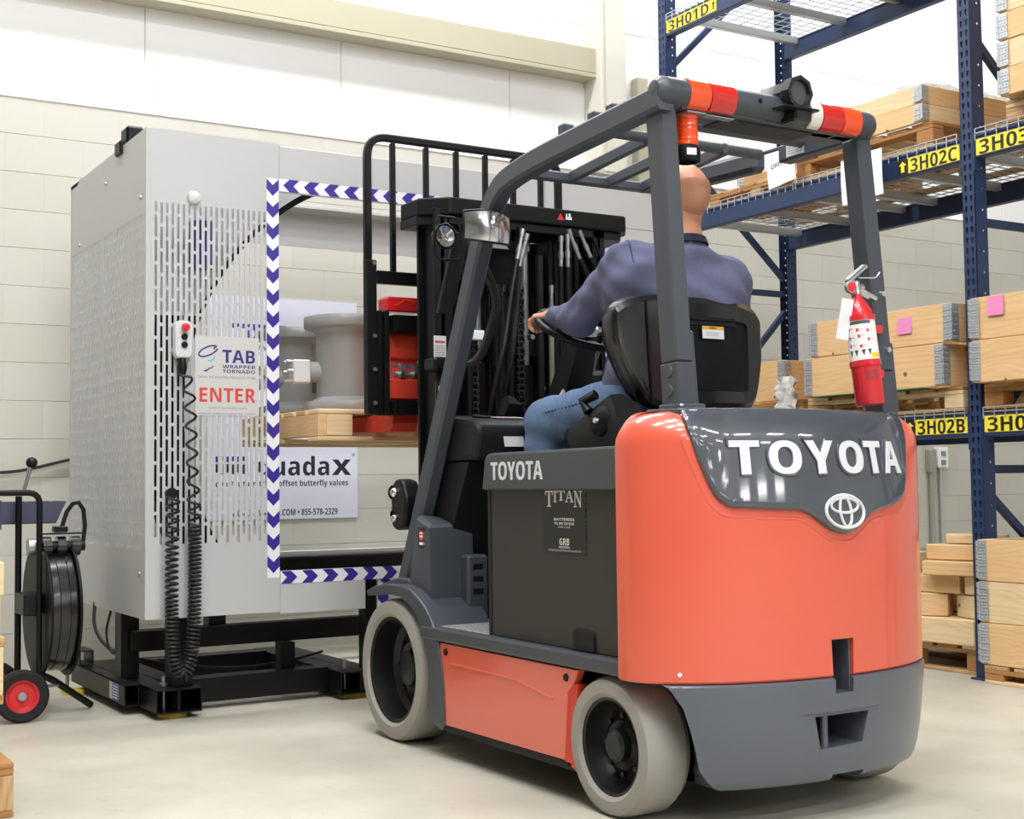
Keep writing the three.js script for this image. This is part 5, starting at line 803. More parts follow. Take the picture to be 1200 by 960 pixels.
// ---- mast
{
  const K = M.blackSteel, Z0 = 2.60, Z1 = 2.76;
  const rail = (x, w, y0, y1, zA = Z0, zB = Z1) => [cbox(x, x + w, y0, y1, zA, zA + 0.018, 0.003), cbox(x, x + w, y0, y1, zB - 0.018, zB, 0.003), cbox(x + w * 0.35, x + w * 0.65, y0, y1, zA, zB, 0.003)];
  const outerL = part(truck, 'mast_rail', rail(2.512, 0.07, 0.09, 2.06), K); part(truck, 'mast_rail', rail(3.275, 0.06, 0.09, 2.06), K);
  part(truck, 'mast_rail', rail(2.595, 0.045, 0.11, 2.03, 2.58, 2.72), K); part(truck, 'mast_rail', rail(3.17, 0.06, 0.11, 2.03, 2.56, 2.72), K);
  part(truck, 'mast_rail', rail(2.65, 0.04, 0.15, 2.0, 2.56, 2.68), K); part(truck, 'mast_rail', rail(3.10, 0.05, 0.15, 2.0, 2.52, 2.68), K);
  const cov = part(truck, 'mast_crosshead', [prism(roundOutline([[2.47, 2.54], [3.49, 2.54], [3.49, 2.70], [3.43, 2.785], [2.57, 2.785], [2.47, 2.70]], 0.01), 'y', 2.035, 2.105, 0.008)], M.black);
  part(cov, 'cover_lip', prism([[2.47, 2.54], [3.47, 2.54], [3.47, 2.68], [3.42, 2.76], [2.57, 2.76], [2.47, 2.68]], 'y', 2.0, 2.036, 0.004), M.blackPlastic);
  part(cov, 'warning_triangle', prism([[3.078, 2.058], [3.112, 2.058], [3.095, 2.086]], 'z', 2.784, 2.787, 0), M.red, 'small red warning triangle'); part(cov, 'hand_pictogram', [plate([3.135, 2.068, 2.786], 0.03, 0.012, [0, 0, 1]), plate([3.14, 2.078, 2.786], 0.008, 0.02, [0, 0, 1]), plate([3.125, 2.077, 2.786], 0.006, 0.018, [0, 0, 1])], M.paper);
  part(truck, 'mast_cross_member', cbox(2.60, 3.28, 1.50, 1.60, 2.53, 2.60), K); part(truck, 'mast_cross_member', cbox(2.6, 3.3, 0.3, 0.45, 2.53, 2.62), K); part(truck, 'mast_cross_member', cbox(2.6, 3.3, 1.80, 1.95, 2.50, 2.56), K); part(truck, 'mast_cross_member', cbox(2.487, 2.60, 1.405, 1.46, 2.70, 2.80, 0.01), K);
  part(truck, 'carriage_plate', cbox(2.68, 3.22, 0.45, 1.98, 2.40, 2.46), M.deep);
  for (const x of [2.80, 3.03]) { part(truck, 'lift_cylinder', [cyl([x - 0.06, 0.2, 2.69], [x - 0.06, 1.45, 2.69], 0.034, 0.034, 20)], M.black); part(truck, 'cylinder_rod', cyl([x - 0.06, 1.45, 2.69], [x - 0.06, 2.0, 2.69], 0.018), M.steel); }
  part(truck, 'centre_cylinder', [cyl([2.86, 0.3, 2.66], [2.86, 1.75, 2.66], 0.045, 0.045, 20), cyl([2.86, 1.75, 2.66], [2.86, 1.78, 2.66], 0.055)], M.blackGloss);
  for (const [x, y0, y1] of [[2.695, 0.5, 1.55], [2.915, 0.5, 1.76]]) {
    const ln = []; for (let y = y0, i = 0; y < y1; y += 0.0254, i++) { for (const s of [-1, 1]) ln.push(cbox(x + s * (i % 2 ? 0.014 : 0.009) - 0.002, x + s * (i % 2 ? 0.014 : 0.009) + 0.002, y - 0.009, y + 0.026, 2.735, 2.755, 0.001)); ln.push(cyl([x - 0.02, y, 2.745], [x + 0.02, y, 2.745], 0.005, 0.005, 6)); }
    const c = part(truck, 'lift_chain', ln, std(0x4a4a48, 0.4, 0.6)); c.userData.kind = 'stuff';
    part(truck, 'chain_anchor', [cyl([x, y1, 2.745], [x, y1 + 0.16, 2.745], 0.011), cyl([x, y1 + 0.16, 2.745], [x, y1 + 0.19, 2.745], 0.017, 0.017, 6)], M.steel);
    part(truck, 'chain_sheave', lathe([[0.02, -0.018], [0.055, -0.018], [0.055, -0.012], [0.046, -0.01], [0.046, 0.01], [0.055, 0.012], [0.055, 0.018], [0.02, 0.018]], [x, y1 + 0.22, 2.72], [1, 0, 0], 28), K);
  }
  const hose = (pts, r = 0.011) => part(truck, 'hydraulic_hose', tube(rounded(pts, 0.08, 6), r, 8), M.black);
  const fit = (a, b) => { const A = V(...a), B = V(...b), l = t => A.clone().lerp(B, t).toArray(); part(truck, 'hose_fitting', [cyl(l(0), l(0.28), 0.0095, 0.0095, 12), cyl(l(0.28), l(0.5), 0.012, 0.012, 6), cyl(l(0.5), l(0.8), 0.0085, 0.0085, 12), cyl(l(0.8), l(1), 0.011, 0.011, 6)], M.steel); };
  const FITS = [[[2.87, 1.87, 2.80], [2.90, 2.0, 2.80]], [[2.88, 1.84, 2.80], [2.915, 1.98, 2.81]], [[3.09, 1.86, 2.79], [3.093, 1.99, 2.79]], [[3.125, 1.86, 2.79], [3.125, 2.0, 2.79]], [[3.185, 1.90, 2.79], [3.13, 2.02, 2.79]], [[3.24, 1.91, 2.79], [3.185, 2.02, 2.79]], [[3.045, 1.62, 2.78], [3.048, 1.78, 2.78]]];
  FITS.forEach(([a, b]) => fit(a, b));
  hose([[2.87, 1.87, 2.80], [2.80, 1.70, 2.86], [2.72, 1.52, 2.95], [2.66, 1.30, 2.95], [2.65, 1.05, 2.9]]); hose([[2.88, 1.84, 2.80], [2.82, 1.68, 2.88], [2.75, 1.50, 2.96], [2.70, 1.28, 2.96], [2.69, 1.02, 2.9]]);
  hose([[3.09, 1.86, 2.79], [3.088, 1.4, 2.79], [3.08, 0.9, 2.78]]); hose([[3.125, 1.86, 2.79], [3.12, 1.4, 2.79], [3.11, 0.9, 2.78]]);
  hose([[3.185, 1.90, 2.79], [3.28, 1.72, 2.80], [3.31, 1.55, 2.82], [3.31, 1.2, 2.82]], 0.013); hose([[3.24, 1.91, 2.79], [3.31, 1.78, 2.80], [3.36, 1.6, 2.82], [3.36, 1.2, 2.82]], 0.013); hose([[3.26, 2.0, 2.78], [3.34, 1.84, 2.78], [3.40, 1.70, 2.78]], 0.007);
  part(truck, 'guide_rod', cyl([3.045, 1.2, 2.78], [3.045, 1.62, 2.78], 0.012), std(0x8a8a78, 0.4, 0.4));
  for (const [x, y] of [[2.60, 1.78], [2.60, 1.55], [2.95, 1.56], [2.63, 1.2], [3.0, 1.35]]) part(truck, 'mast_bolt', [cyl([x, y, 2.76], [x, y, 2.785], 0.013, 0.011, 10)], M.chrome);
  part(truck, 'roller_bracket', [cbox(2.62, 2.72, 1.535, 1.575, 2.765, 2.79, 0.004)], M.paper);
  parts(truck, 'slider_pipe', [cyl([2.76, 0.6, 2.80], [2.80, 1.72, 2.80], 0.011), cyl([2.82, 0.6, 2.80], [2.845, 1.72, 2.80], 0.011), cyl([2.99, 0.6, 2.78], [2.99, 1.9, 2.78], 0.016), cyl([2.665, 0.6, 2.76], [2.665, 1.95, 2.76], 0.013)], M.blackPlastic);
  const vt = canvas(80, 512, (g, W, H) => { g.fillStyle = '#1b1c1f'; g.fillRect(0, 0, W, H); g.fillStyle = '#e6e6e6'; g.translate(W * 0.5, H / 2); g.rotate(-Math.PI / 2); g.font = 'bold 70px sans-serif'; g.textAlign = 'center'; g.textBaseline = 'middle'; const w = g.measureText('TOYOTA').width; g.scale(490 / w, 0.8); g.fillText('TOYOTA', 0, 4); });
  part(outerL, 'rail_lettering', plate([2.53, 1.22, 2.762], 0.042, 0.30, [0, 0, 1]), printMat(vt, 0.45), 'upright white TOYOTA lettering');
  part(outerL, 'rail_label', plate([2.53, 1.485, 2.762], 0.055, 0.125, [0, 0, 1]), printMat(canvas(64, 128, (g, W, H) => { g.fillStyle = '#e9e9e6'; g.fillRect(0, 0, W, H); g.fillStyle = '#c9605c'; g.fillRect(6, 20, 52, 10); g.fillStyle = '#8f8f92'; for (let i = 0; i < 9; i++) g.fillRect(6, 40 + i * 9, 52, 3); })));
  parts(truck, 'tilt_bolt', [[2.575, 1.45], [2.575, 1.415]].map(([x, y]) => cyl([x, y, 2.80], [x, y, 2.81], 0.011, 0.009, 10)), M.chrome);
}
// ---- carriage, load backrest, side shifter and forks
{
  const K = M.blackSteel, Zb = 2.35;
  const br = part(truck, 'load_backrest', [sweep(rounded([[2.412, 1.26, Zb], [2.412, 2.43, Zb], [3.37, 2.43, Zb], [3.37, 1.26, Zb]], 0.09, 8), rect(0.032, 0.03, 0.005), { up: [0, 0, 1] })], K);
  for (const x of [2.53, 2.69, 2.838, 2.985, 3.13, 3.275]) part(br, 'backrest_bar', cbox(x - 0.011, x + 0.011, 1.85, 2.41, Zb - 0.012, Zb + 0.012, 0.003), K);
  part(br, 'backrest_rail', cbox(2.45, 3.34, 1.805, 1.86, Zb - 0.015, Zb + 0.015, 0.003), K);
  part(br, 'backrest_stay', [cbox(2.447, 2.470, 1.25, 1.69, Zb - 0.02, Zb + 0.02, 0.003), cbox(2.476, 2.497, 1.25, 1.69, Zb - 0.02, Zb + 0.03, 0.003), cbox(2.395, 2.440, 1.255, 1.90, Zb - 0.005, Zb + 0.03, 0.003)], M.black);
  parts(br, 'stay_bolt', [1.885, 1.58, 1.44, 1.30].map(y => cyl([2.428, y, Zb + 0.03], [2.428, y, Zb + 0.038], 0.01, 0.008, 10)), M.steel);
  parts(truck, 'carriage_bar', [cbox(2.50, 3.30, 1.60, 1.67, 2.30, 2.42), cbox(2.50, 3.30, 1.252, 1.312, 2.30, 2.42)], K);
  const sh = part(truck, 'side_shifter', [cbox(2.51, 3.28, 1.49, 1.595, 2.29, 2.36, 0.006), cbox(2.51, 3.26, 1.318, 1.405, 2.29, 2.36, 0.006)], M.redFork, 'red carriage beams');
  part(sh, 'shifter_cap', prism(roundOutline([[2.49, 1.69], [2.66, 1.69], [2.66, 1.755, 0.012], [2.49, 1.755, 0.02]], 0.004), 'z', 2.28, 2.36, 0.008), M.red);
  part(sh, 'cap_chevron', prism([[2.52, 1.715], [2.545, 1.715], [2.585, 1.742], [2.63, 1.728], [2.645, 1.735], [2.585, 1.75]], 'z', 2.36, 2.3615, 0), M.lensAmber);
  part(sh, 'shift_cylinder', [cyl([2.53, 1.462, 2.33], [2.72, 1.462, 2.33], 0.017), cyl([2.53, 1.425, 2.33], [2.72, 1.425, 2.33], 0.02), cyl([2.555, 1.44, 2.34], [2.575, 1.44, 2.34], 0.035, 0.035, 8), cyl([2.62, 1.44, 2.34], [2.64, 1.44, 2.34], 0.03, 0.03, 8)], M.steel);
  for (const x of [2.585, 3.12]) part(truck, 'fork', [prism([[2.345, 1.62], [2.30, 1.62], [2.295, 1.31], [2.26, 1.272], [2.20, 1.262], [1.15, 1.235], [1.15, 1.22], [2.26, 1.182], [2.32, 1.185], [2.345, 1.22]], 'x', x - 0.06, x + 0.06, 0.004)], M.redFork);
}
// ---- pallet and the two valve bodies on the forks
{
  const t = thing('wooden_pallet', 'pale new wooden pallet lifted on the red forks', 'pallet', [2.83, 1.14, 1.65]), xs = [2.285, 3.375], zs = [1.15, 2.12], m = k => [M.woodB, M.woodA][k % 2];
  for (let i = 0; i < 7; i++) part(t, 'deck_board', cbox(xs[0], xs[1], 1.268, 1.288, zs[0] + i * 0.1425, zs[0] + i * 0.1425 + 0.115, 0.003), m(i));
  for (const x of [xs[0], 2.81, xs[1] - 0.04]) part(t, 'stringer', cbox(x, x + 0.04, 1.172, 1.267, zs[0], zs[1], 0.003), m(1));
  for (const z of [zs[0], 1.6, zs[1] - 0.12]) part(t, 'bottom_board', cbox(xs[0], xs[1], 1.152, 1.171, z, z + 0.12, 0.003), m(0));
  part(t, 'end_block', [cbox(xs[0] + 0.04, xs[0] + 0.16, 1.174, 1.266, zs[1] - 0.08, zs[1], 0.003)], M.woodB);
  const valve = (x, z, s, label, bx) => {
    const y0 = 1.289, H = 0.435 * s, R = 0.205 * s, r = 0.150 * s, v = thing('valve_body', label, 'valve', [x, y0, z], 'valves on the lifted pallet');
    part(v, 'casting', lathe([[0, 0], [R, 0], [R + 0.002, 0.004], [R + 0.002, 0.044], [R - 0.002, 0.05], [r + 0.02, 0.053], [r, 0.07], [r, H - 0.08], [r + 0.015, H - 0.056], [R - 0.002, H - 0.05], [R + 0.002, H - 0.044], [R + 0.002, H - 0.004], [R, H], [r * 0.9, H], [r * 0.9, H - 0.05], [0, H - 0.06]], [x, y0, z], [0, 1, 0], 64), M.castMetal);
    const L = []; for (let k = 0; k < 5; k++) for (let j = 0; j < 3; j++) { const a = 0.12 + j * 0.20, y = y0 + 0.16 * s + k * 0.045 * s; const c = [x + (r + 0.001) * Math.sin(a) , y, z + (r + 0.001) * Math.cos(a)]; L.push(plate(c, 0.012, 0.026, [Math.sin(a), 0, Math.cos(a)], 0.006)); if ((k + j) % 2) L.push(plate([c[0], c[1] + 0.008, c[2]], 0.022, 0.006, [Math.sin(a), 0, Math.cos(a)], 0.006)); }
    part(v, 'cast_lettering', L, M.castMetal);
    part(v, 'name_plate', plate([x + (r + 0.002) * Math.sin(0.3), y0 + 0.14 * s, z + (r + 0.002) * Math.cos(0.3)], 0.075, 0.05, [Math.sin(0.3), 0, Math.cos(0.3)], 0.003), M.castDark);
    const a = bx, n = [Math.sin(a), 0, Math.cos(a)], c = d => [x + n[0] * d, y0 + 0.185 * s, z + n[2] * d];
    const st = part(v, 'stem_boss', [cyl(c(r - 0.02), c(r + 0.05), 0.05, 0.045, 24)], M.castMetal); part(st, 'shipping_cap', beam(c(r + 0.04), c(r + 0.12), 0.10, 0.105, [0, 1, 0], 0.006), M.castLight); part(st, 'stud_nuts', [...Array(6)].map((_, k) => { const q = k / 6 * 6.283, o = [n[2] * 0.05 * Math.cos(q), 0.05 * Math.sin(q), -n[0] * 0.05 * Math.cos(q)], p = c(r + 0.12), e = c(r + 0.145); return cyl(p.map((w, i) => w + o[i]), e.map((w, i) => w + o[i]), 0.01, 0.01, 6); }), M.steel);
    return v; };
  valve(2.575, 1.80, 1.0, 'nearer grey cast-metal valve body with round flanges on the lifted pallet', -1.75);
  valve(2.515, 1.34, 0.97, 'farther grey cast-metal valve body half hidden behind the arrow tape', -1.2);
}
// ================================================================== fire extinguisher on the right roof post
{
  const a = V(3.093, 1.188, 4.50), b = V(3.077, 1.475, 4.475), D = b.clone().sub(a).normalize(), at = (h, x = 0, z = 0) => [a.x + D.x * h + x, a.y + D.y * h, a.z + D.z * h + z];
  const t = thing('fire_extinguisher', 'red fire extinguisher with white label clamped to the right rear roof post', 'fire extinguisher', [a.x, a.y, a.z]);
  const R = 0.0445;
  part(t, 'cylinder', lathe([[0, 0.004], [R - 0.004, 0], [R, 0.006], [R, 0.262], [R * 0.9, 0.292], [R * 0.6, 0.318], [R * 0.42, 0.33], [0.015, 0.335], [0.015, 0.352]], at(0), D.toArray(), 40), M.red);
  const lt = canvas(512, 320, (g, W, H) => { g.fillStyle = '#efeeea'; g.fillRect(0, 0, W, H); g.fillStyle = '#55585c'; g.fillRect(40, 12, 260, 26); g.fillStyle = '#d9434a'; for (const [x, y] of [[60, 60], [150, 70], [60, 130], [160, 120], [250, 80], [60, 190], [170, 200], [250, 150]]) { g.fillRect(x, y, 26, 26); g.fillRect(x + 30, y + 8, 40, 5); } g.fillStyle = '#3a3d46'; for (const x of [50, 110, 180, 240]) { g.beginPath(); g.moveTo(x, 240); g.lineTo(x + 40, 240); g.lineTo(x + 20, 290); g.fill(); } g.fillStyle = '#e8c93c'; g.fillRect(270, 270, 120, 40); g.fillStyle = '#e8c93c'; g.fillRect(0, 270, 20, 40); });
  const lg = new THREE.CylinderGeometry(R + 0.0008, R + 0.0008, 0.125, 40, 1, true, -2.2, 3.6); lg.applyMatrix4(new THREE.Matrix4().makeRotationFromQuaternion(new THREE.Quaternion().setFromUnitVectors(V(0, 1, 0), D)).setPosition(V(...at(0.2))));
  part(t, 'paper_label', lg, printMat(lt, 0.4), 'white instruction label');
  part(t, 'small_print', (() => { const g = new THREE.CylinderGeometry(R + 0.0006, R + 0.0006, 0.03, 20, 1, true, -0.9, 0.9); g.applyMatrix4(new THREE.Matrix4().makeRotationFromQuaternion(new THREE.Quaternion().setFromUnitVectors(V(0, 1, 0), D)).setPosition(V(...at(0.09)))); return g; })(), std(0xa02a2c, 0.5));
  part(t, 'valve_block', [cyl(at(0.345), at(0.385), 0.016), cyl(at(0.37, -0.012), at(0.37, 0.03), 0.012)], M.chrome);
  part(t, 'lever', [beam(at(0.385, -0.03), at(0.44, 0.055), 0.026, 0.014, [0, 1, 0], 0.006), beam(at(0.375, -0.02), at(0.335, 0.08), 0.026, 0.014, [0, 1, 0], 0.006)], M.chrome);
  part(t, 'gauge', [lathe([[0, 0.012], [0.018, 0.012], [0.02, 0.006], [0.02, 0]], at(0.365, -0.03, 0.008), [-0.3, 0, 1], 20)], M.steel); part(t, 'gauge_face', lathe([[0, 0.0135], [0.015, 0.0125]], at(0.365, -0.03, 0.008), [-0.3, 0, 1], 20), M.redHub);
  part(t, 'safety_pin', tube(rounded([at(0.40, 0.02), at(0.40, 0.075, 0.02), at(0.42, 0.095, 0.02)], 0.01), 0.0025, 5), M.wire);
  part(t, 'inspection_tag', (() => { const g = new THREE.PlaneGeometry(0.04, 0.125, 2, 4); const p = g.attributes.position; for (let i = 0; i < p.count; i++) p.setZ(i, 0.006 * Math.sin(p.getY(i) * 30)); g.rotateZ(-0.14).rotateY(-0.3); g.translate(...at(0.265, -0.062, 0.0)); g.computeVertexNormals(); return g; })(), new THREE.MeshStandardMaterial({ color: 0xe9e9ef, roughness: 0.7, side: THREE.DoubleSide }));
  part(t, 'clamp_bracket', [cbox(3.115, 3.215, 1.28, 1.305, 4.430, 4.446, 0.002), cbox(3.11, 3.215, 1.42, 1.445, 4.428, 4.444, 0.002), cbox(3.118, 3.138, 1.26, 1.47, 4.436, 4.452, 0.002), lathe([[R + 0.001, 0], [R + 0.0035, 0], [R + 0.0035, 0.016], [R + 0.001, 0.016]], at(0.26), D.toArray(), 32), lathe([[R + 0.001, 0], [R + 0.0035, 0], [R + 0.0035, 0.016], [R + 0.001, 0.016]], at(0.12), D.toArray(), 32)], M.red);
  parts(t, 'bracket_bolt', [cyl([3.24, 1.55, 4.418], [3.24, 1.55, 4.428], 0.012, 0.009, 10), cyl([3.245, 1.37, 4.43], [3.245, 1.37, 4.44], 0.012, 0.009, 10)], M.chrome);
}
// ================================================================== driver
// signed-distance body: tapered capsules joined smoothly, meshed with surface nets
const cap = (a, b, ra, rb) => { const ax = a[0], ay = a[1], az = a[2], dx = b[0] - ax, dy = b[1] - ay, dz = b[2] - az, L = dx * dx + dy * dy + dz * dz || 1e-9; return (x, y, z) => { const px = x - ax, py = y - ay, pz = z - az; let t = (px * dx + py * dy + pz * dz) / L; t = t < 0 ? 0 : t > 1 ? 1 : t; const ex = px - dx * t, ey = py - dy * t, ez = pz - dz * t; return Math.sqrt(ex * ex + ey * ey + ez * ez) - (ra + (rb - ra) * t); }; };
const ell = (c, r, yaw = 0) => { const cs = Math.cos(yaw), sn = Math.sin(yaw); return (x, y, z) => { x -= c[0]; y -= c[1]; z -= c[2]; const u = cs * x - sn * z, w = sn * x + cs * z; const k0 = Math.sqrt((u / r[0]) ** 2 + (y / r[1]) ** 2 + (w / r[2]) ** 2), k1 = Math.sqrt((u / r[0] ** 2) ** 2 + (y / r[1] ** 2) ** 2 + (w / r[2] ** 2) ** 2); return k1 < 1e-9 ? -Math.min(...r) : k0 * (k0 - 1) / k1; }; };
const smin = (k, ...f) => (x, y, z) => { let d = f[0](x, y, z); for (let i = 1; i < f.length; i++) { const e = f[i](x, y, z), h = Math.max(k - Math.abs(d - e), 0) / k; d = Math.min(d, e) - h * h * k * 0.25; } return d; };
const smax = (k, a, b) => (x, y, z) => { const d = a(x, y, z), e = b(x, y, z), h = Math.max(k - Math.abs(d - e), 0) / k; return Math.max(d, e) + h * h * k * 0.25; };
const plane = (p, n) => (x, y, z) => (x - p[0]) * n[0] + (y - p[1]) * n[1] + (z - p[2]) * n[2];
function mesh(f, lo, hi, cell) {
  const n = [0, 1, 2].map(k => Math.ceil((hi[k] - lo[k]) / cell) + 1), [nx, ny, nz] = n, F = new Float32Array(nx * ny * nz), id = (i, j, k) => i + nx * (j + ny * k);
  for (let k = 0; k < nz; k++) for (let j = 0; j < ny; j++) for (let i = 0; i < nx; i++) F[id(i, j, k)] = f(lo[0] + i * cell, lo[1] + j * cell, lo[2] + k * cell);
  const vi = new Int32Array(nx * ny * nz).fill(-1), P = [], I = [];
  for (let k = 0; k < nz - 1; k++) for (let j = 0; j < ny - 1; j++) for (let i = 0; i < nx - 1; i++) {
    let sx = 0, sy = 0, sz = 0, c = 0;
    const e = (a, b, A, B) => { const u = F[id(i + a[0], j + a[1], k + a[2])], v = F[id(i + b[0], j + b[1], k + b[2])]; if ((u < 0) !== (v < 0)) { const t = u / (u - v); sx += a[0] + (b[0] - a[0]) * t; sy += a[1] + (b[1] - a[1]) * t; sz += a[2] + (b[2] - a[2]) * t; c++; } };
    for (const p of [0, 1]) for (const q of [0, 1]) { e([0, p, q], [1, p, q]); e([p, 0, q], [p, 1, q]); e([p, q, 0], [p, q, 1]); }
    if (c) { vi[id(i, j, k)] = P.length / 3; P.push(lo[0] + (i + sx / c) * cell, lo[1] + (j + sy / c) * cell, lo[2] + (k + sz / c) * cell); } }
  const quad = (a, b, c, d, flip) => { if (a < 0 || b < 0 || c < 0 || d < 0) return; flip ? I.push(a, c, b, a, d, c) : I.push(a, b, c, a, c, d); };
  for (let k = 1; k < nz - 1; k++) for (let j = 1; j < ny - 1; j++) for (let i = 1; i < nx - 1; i++) { const o = F[id(i, j, k)] < 0;
    if (o !== (F[id(i + 1, j, k)] < 0)) quad(vi[id(i, j - 1, k - 1)], vi[id(i, j, k - 1)], vi[id(i, j, k)], vi[id(i, j - 1, k)], !o);
    if (o !== (F[id(i, j + 1, k)] < 0)) quad(vi[id(i - 1, j, k - 1)], vi[id(i - 1, j, k)], vi[id(i, j, k)], vi[id(i, j, k - 1)], !o);
    if (o !== (F[id(i, j, k + 1)] < 0)) quad(vi[id(i - 1, j - 1, k)], vi[id(i, j - 1, k)], vi[id(i, j, k)], vi[id(i - 1, j, k)], !o); }
  const g = new THREE.BufferGeometry(); g.setAttribute('position', new THREE.Float32BufferAttribute(P, 3)); g.setIndex(I);
  const N = new Float32Array(P.length), h = cell * 0.6; for (let v = 0; v < P.length; v += 3) { const [x, y, z] = [P[v], P[v + 1], P[v + 2]]; let a = f(x + h, y, z) - f(x - h, y, z), b = f(x, y + h, z) - f(x, y - h, z), c = f(x, y, z + h) - f(x, y, z - h); const l = Math.hypot(a, b, c) || 1; N[v] = a / l; N[v + 1] = b / l; N[v + 2] = c / l; }
  g.setAttribute('normal', new THREE.BufferAttribute(N, 3));
  const U = new Float32Array(P.length / 3 * 2); for (let v = 0; v < U.length / 2; v++) { U[v * 2] = P[v * 3] + P[v * 3 + 2] * 0.7; U[v * 2 + 1] = P[v * 3 + 1] + P[v * 3 + 2] * 0.2; } g.setAttribute('uv', new THREE.BufferAttribute(U, 2));
  return g;
}
{
  const t = thing('person', 'balding driver in a dark blue sweater and jeans sitting on the forklift', 'person', [2.85, 1.15, 3.75]);
  // joints, taken for a seated man about 1.8 m tall turned a little to his left
  const J = { head: [2.945, 1.945, 3.775], neck: [2.945, 1.80, 3.785], shL: [2.75, 1.71, 3.71], shR: [3.125, 1.665, 3.82], elL: [2.70, 1.545, 3.49], wrL: [2.735, 1.575, 3.285], elR: [3.24, 1.42, 3.70], wrR: [3.13, 1.41, 3.46],
    chest: [2.92, 1.56, 3.775], belly: [2.86, 1.36, 3.745], hip: [2.83, 1.245, 3.745], hL: [2.745, 1.235, 3.72], hR: [2.945, 1.235, 3.73], knL: [2.662, 1.185, 3.345], knR: [2.955, 1.20, 3.345], anL: [2.645, 0.76, 3.24], anR: [2.93, 0.72, 3.20] };
  const HY = 0.06;                                                       // the head looks to his left front
  const fw = [-Math.sin(HY), 0, -Math.cos(HY)], rt = [Math.cos(HY), 0, -Math.sin(HY)], hp = (r, u, f) => [J.head[0] + rt[0] * r + fw[0] * f, J.head[1] + u, J.head[2] + rt[2] * r + fw[2] * f];
  const head = smin(0.03, ell(hp(0, 0.018, -0.012), [0.081, 0.106, 0.104], HY), ell(hp(0, -0.045, 0.028), [0.062, 0.072, 0.072], HY), cap(hp(0, 0.02, 0.09), hp(0, -0.025, 0.112), 0.012, 0.018), cap(hp(-0.03, -0.095, 0.05), hp(0.03, -0.095, 0.05), 0.024, 0.024));
  const ear = s => smin(0.008, ell(hp(s * 0.083, -0.005, -0.008), [0.012, 0.034, 0.02], HY), ell(hp(s * 0.088, 0.004, -0.014), [0.007, 0.03, 0.02], HY));
  const face = smin(0.012, head, ear(-1), ear(1), cap(hp(-0.045, 0.03, 0.083), hp(0.045, 0.03, 0.083), 0.010, 0.010), cap(hp(-0.02, -0.062, 0.092), hp(0.02, -0.062, 0.092), 0.009, 0.009));
  const eyed = (x, y, z) => Math.max(face(x, y, z), -ell(hp(-0.032, 0.008, 0.100), [0.013, 0.007, 0.012], HY)(x, y, z), -ell(hp(0.032, 0.008, 0.100), [0.013, 0.007, 0.012], HY)(x, y, z));
  const neck = cap(J.neck, [J.head[0] - 0.0, J.head[1] - 0.04, J.head[2] + 0.005], 0.062, 0.064);
  const headNeck = smin(0.03, eyed, neck, cap([2.945, 1.74, 3.79], J.neck, 0.08, 0.062));
  // a left hand with curled fingers closing on the wheel rim
  const hand = (w, dir, across, down) => { const ad = (p, ...v) => v.reduce((q, [d, k]) => q.map((c, i) => c + d[i] * k), p); const parts = [];
    const palm0 = ad(w, [dir, 0.02]), palm1 = ad(w, [dir, 0.075]);
    for (const k of [-0.026, -0.009, 0.009, 0.026]) parts.push(cap(ad(palm0, [across, k * 0.7]), ad(palm1, [across, k]), 0.015, 0.013));
    const core = smin(0.012, ...parts, cap(w, palm0, 0.026, 0.022));
    const fg = []; [[-0.028, 0.9], [-0.009, 1.0], [0.010, 0.97], [0.029, 0.8]].forEach(([k, s], i) => { const b = ad(palm1, [across, k]), m = ad(b, [dir, 0.034 * s], [down, 0.012 * s]), n = ad(m, [dir, 0.008 * s], [down, 0.028 * s]), e = ad(n, [dir, -0.016 * s], [down, 0.016 * s]); fg.push(smin(0.004, cap(b, m, 0.0105, 0.0095), cap(m, n, 0.0095, 0.0088), cap(n, e, 0.0088, 0.0078))); });
    const tb = ad(palm0, [across, 0.026], [dir, 0.005]), t1 = ad(tb, [across, 0.022], [dir, 0.022], [down, 0.012]), t2 = ad(t1, [across, 0.002], [dir, 0.026], [down, 0.016]);
    return smin(0.005, core, ...fg, smin(0.004, cap(tb, t1, 0.014, 0.0115), cap(t1, t2, 0.0115, 0.009))); };
  const hl = hand([2.733, 1.582, 3.275], [-0.12, 0.05, -0.99], [0.93, 0.2, -0.12], [0.15, -0.98, 0.1]);
  const hr = hand(J.wrR, [-0.25, 0.15, -0.95], [-0.93, -0.1, 0.25], [0.05, -0.99, -0.1]);
  const limbs = smin(0.03, cap(J.chest, J.belly, 0.12, 0.12), cap(J.chest, J.neck, 0.11, 0.06), cap(J.chest, J.shL, 0.1, 0.055), cap(J.shL, J.elL, 0.045, 0.038), cap(J.elL, J.wrL, 0.036, 0.025), cap(J.chest, J.shR, 0.1, 0.055), cap(J.shR, J.elR, 0.045, 0.038), cap(J.elR, J.wrR, 0.036, 0.025), cap(J.hL, J.knL, 0.07, 0.05), cap(J.knL, J.anL, 0.045, 0.032), cap(J.hR, J.knR, 0.07, 0.05), cap(J.knR, J.anR, 0.045, 0.032));
  const skin = part(t, 'body', [mesh(headNeck, [2.80, 1.72, 3.6], [3.10, 2.09, 3.95], 0.0045), mesh(limbs, [2.4, 0.66, 3.1], [3.4, 1.88, 4.0], 0.013), mesh(hl, [2.62, 1.46, 3.10], [2.84, 1.67, 3.32], 0.003), mesh(hr, [3.0, 1.32, 3.26], [3.22, 1.50, 3.5], 0.003)], M.skin);
